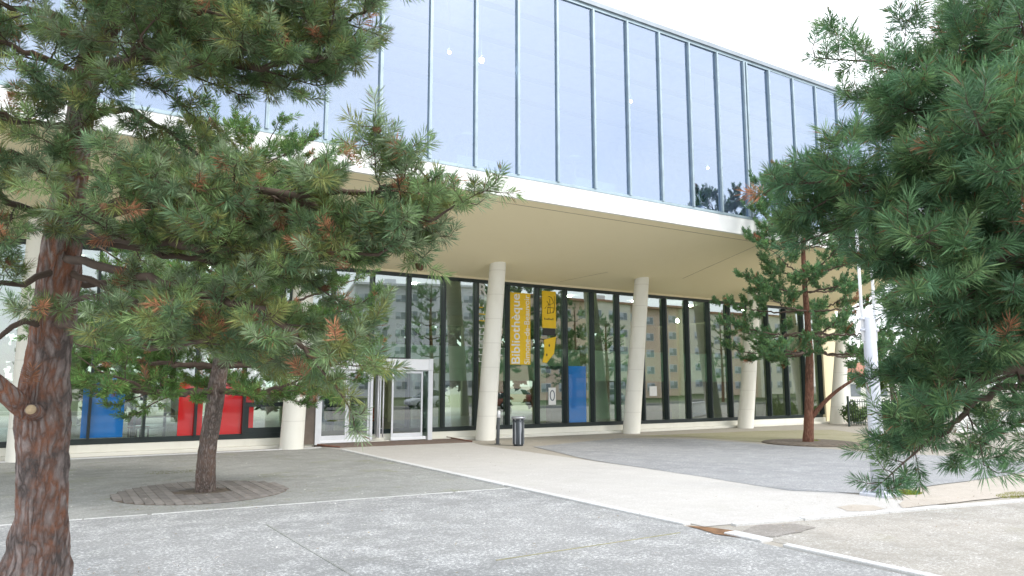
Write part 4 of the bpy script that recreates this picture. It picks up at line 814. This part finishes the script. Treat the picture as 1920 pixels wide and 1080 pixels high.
# ------------------------------------------------------------------ the street behind (seen mirrored in the glass)
def car(loc, rz, paint, label):
    t = empty('parked_car', loc, label, 'car', 'cars parked along the street behind', rz)
    def loft(secs, name, mat, parent=t):
        """secs: list of (x, [(y,z)...]) half profiles mirrored"""
        vs = []; n = len(secs[0][1])*2
        for x, pr in secs:
            vs += [(x, y, z) for y, z in pr]+[(x, -y, z) for y, z in reversed(pr)]
        fs = [(i*n+j, i*n+(j+1) % n, (i+1)*n+(j+1) % n, (i+1)*n+j) for i in range(len(secs)-1) for j in range(n)]+[tuple(range(n-1, -1, -1)), tuple(range((len(secs)-1)*n, len(secs)*n))]
        b = MB(); b.add(vs, fs, mat, True); o = b.build(name, parent); o.modifiers.new('b', 'BEVEL').width = .03; return o
    def prof(w, zt, zb=.22): return [(w*.55, zb), (w*.96, zb+.05), (w, zb+.3), (w*.97, zt-.06), (w*.9, zt)]
    loft([(-2.1, prof(.72, .78, .35)), (-2.0, prof(.82, .88, .25)), (-1.2, prof(.87, .93)), (0, prof(.88, .93)), (1.1, prof(.87, .90)), (1.85, prof(.82, .76, .25)), (2.08, prof(.68, .62, .32))], 'body', paint)
    loft([(-1.95, [(.70, .90), (.66, .93)]), (-1.45, [(.74, .92), (.62, 1.36)]), (-.9, [(.76, .92), (.62, 1.45)]), (.1, [(.77, .92), (.62, 1.45)]), (.55, [(.77, .92), (.62, 1.36)]), (1.25, [(.74, .90), (.70, .92)])], 'cabin', 'carglass')
    b = MB(); b.bbox(-1.35, .4, -.60, .60, 1.42, 1.475, paint, .03); b.build('roof', t)
    for x in (-1.3, 1.3):
        for y in (-.80, .80):
            b = MB(); b.lathe([(.0, -.09), (.22, -.09), (.31, -.08), (.32, 0), (.31, .08), (.22, .09), (0, .09)], 'tyre', n=22); w = b.build('wheel', t); w.location = (x, y, .32); w.rotation_euler = (PI/2, 0, 0)
            b = MB(); b.lathe([(0, -.1), (.19, -.1), (.2, 0), (.19, .1), (0, .1)], 'rim', n=10); b.build('rim', w)
    for y in (-.6, .6):
        b = MB(); b.bbox(1.93, 2.06, y-.16, y+.16, .55, .68, 'headlamp', .03); b.build('headlight', t); b = MB(); b.bbox(-2.1, -1.98, y-.14, y+.14, .65, .82, 'tail', .03); b.build('tail_light', t)
    return t
cps = [((-1.5, -9.6, 0), (.30, .33, .36), 'silver grey car parked opposite the blue panel'), ((5.0, -9.6, 0), (.75, .75, .76), 'white car parked opposite the red panel'), ((12.0, -9.5, 0), (.55, .56, .58), 'silver car parked opposite the entrance'), ((19, -9.6, 0), (.04, .05, .07), 'black car parked opposite the bin'), ((27, -9.5, 0), (.7, .7, .72), 'white car parked opposite the tall blue panel'), ((36, -9.6, 0), (.25, .06, .05), 'dark red car at the far end of the parked row'), ((47, -9.6, 0), (.3, .32, .35), 'grey car parked farthest along the street')]
for k, (l, c, lab) in enumerate(cps): M['paint%d' % k] = car_paint('car_paint', c); car(l, 0 if k % 2 else PI, 'paint%d' % k, lab)
def block(name, loc, rz, W, Dp, fl, mat, mat2, label, cols, fh=2.85):
    t = empty(name, loc, label, 'building', 'apartment buildings mirrored in the glass', rz); H = fl*fh+1
    b = MB(); nb = max(1, cols//3); bw = W/nb
    for k in range(nb): b.box(-W/2+k*bw, -W/2+(k+1)*bw-.02, 0 if k % 2 else -.8, Dp, 0, H, mat if k % 2 else mat2)
    b.build('wall', t); b = MB(); b.box(-W/2-.3, W/2+.3, -1.2, Dp+.3, H, H+.35, 'roof' if mat == 'peach' else 'tower')
    r = b.build('roof', t)
    for k in range(nb): b = MB(); x = -W/2+bw*(k+.5); b.box(x-.9, x+.9, 2, 3, H+.35, H+1.5, 'tower'); b.build('chimney', r)
    wb = MB(); wb.box(-.95, .95, -.06, .04, 0, 1.35, 'paper'); wb.box(-.85, -.04, -.08, -.05, .08, 1.25, 'winglass'); wb.box(.04, .85, -.08, -.05, .55, 1.25, 'shutter'); wb.box(.04, .85, -.08, -.05, .08, .54, 'winglass'); pr = wb.build('window', t); first = True
    for f in range(fl):
        for c in range(cols):
            k = int(c*nb/cols); x = -W/2+W*(c+.5)/cols; q = pr if first else pr.copy()
            if not first: COL.objects.link(q); q.parent = t
            q.location = (x, (0 if k % 2 else -.8), 1.2+f*fh); first = False
    return t
def mir(x, D, dy=0):               # ground point whose mirror image in the ground floor glass appears at column x
    p = at(x, 723, D); return (p[0], 2*D1-p[1], 0)
m0 = mir(1270, 128); block('apartment_block', m0, PI-.05, 62, 11, 5, 'peach', 'pale_peach', 'peach apartment block with red roof edge mirrored between the far columns', 18)
m1 = mir(800, 120); block('apartment_block', m1, PI+.25, 24, 14, 6, 'tower', 'tower', 'grey white apartment tower mirrored above the entrance', 8)
SPM = dict(step=.6, side=1.2, twig=.35, n=22, nl=.16, ax=.3, w=.03, fill=.7, cone=0, sc=2, lstart=.3)
for k, (x, D, h) in enumerate(((815, 52, 9), (690, 60, 8), (1075, 60, 8.5), (1345, 95, 11), (1140, 58, 7), (560, 55, 8), (300, 52, 7), (905, 70, 10))):
    m = np.array(mir(x, D)); pth = [m+np.array((0, 0, -.05)), m+np.array((.1, 0, h*.35)), m+np.array((-.1, .1, h*.7)), m+np.array((0, 0, h))]
    whorl_pine(60+k, SPM, pth, [.2, .15, .1, .03], 'bark_d', h*.3, h*.95, lambda f: 2.0*(1-f)**.6+.4, ['tall dark pine mirrored above the entrance portal', 'pine mirrored left of the entrance portal', 'pine mirrored right of the yellow posters', 'distant pine mirrored in front of the peach apartment block', 'small pine mirrored beside the second column', 'pine mirrored above the red panel', 'small pine mirrored above the left blue panel', 'tall pine mirrored behind the library lettering'][k], GREEN_D, 3, 1.1, .0, 8, .03, 'pines across the street')
    # stem kept slim

# ------------------------------------------------------------------ light
SUN_EL, SUN_AZ = R(42), R(150)      # azimuth measured clockwise from +Y
w = bpy.data.worlds.new('World'); SC.world = w; w.use_nodes = True; nt = w.node_tree; nt.nodes.clear()
out = nt.nodes.new('ShaderNodeOutputWorld'); bg = nt.nodes.new('ShaderNodeBackground'); sky = nt.nodes.new('ShaderNodeTexSky'); sky.sky_type = 'NISHITA'; sky.sun_disc = False; sky.sun_elevation = SUN_EL; sky.sun_rotation = SUN_AZ
tc_ = nt.nodes.new('ShaderNodeTexCoord'); mp = nt.nodes.new('ShaderNodeMapping'); mp.inputs['Scale'].default_value = (1, 1, 1.3); nt.links.new(tc_.outputs['Generated'], mp.inputs['Vector'])
cl = noise_n(nt, mp.outputs['Vector'], 4.5, 6, .58, .36, .62)
mrf = nt.nodes.new('ShaderNodeMapRange'); mrf.inputs['To Min'].default_value = .5; mrf.inputs['To Max'].default_value = 1.; nt.links.new(cl, mrf.inputs['Value'])
col = mixc(nt, mrf.outputs['Result'], (1, 1, 1), (8.6, 8.9, 9.3))
mixn = col.node; nt.links.new(sky.outputs['Color'], mixn.inputs['A']); nt.links.new(col, bg.inputs['Color']); bg.inputs['Strength'].default_value = .1; nt.links.new(bg.outputs[0], out.inputs['Surface'])
sd = bpy.data.lights.new('sun', 'SUN'); sd.energy = .9; sd.angle = R(14); sd.color = (1, .96, .9); so = bpy.data.objects.new('sun', sd); COL.objects.link(so)
dv = Vector((math.sin(SUN_AZ)*math.cos(SUN_EL), math.cos(SUN_AZ)*math.cos(SUN_EL), math.sin(SUN_EL))); so.rotation_euler = dv.to_track_quat('Z', 'Y').to_euler(); so.location = (0, 0, 30)
vs = SC.view_settings; vs.view_transform = 'Standard'; vs.look = 'None'; vs.exposure = 1.42; vs.gamma = 1
SC.cycles.max_bounces = 10; SC.cycles.transparent_max_bounces = 24; SC.cycles.sample_clamp_indirect = 6
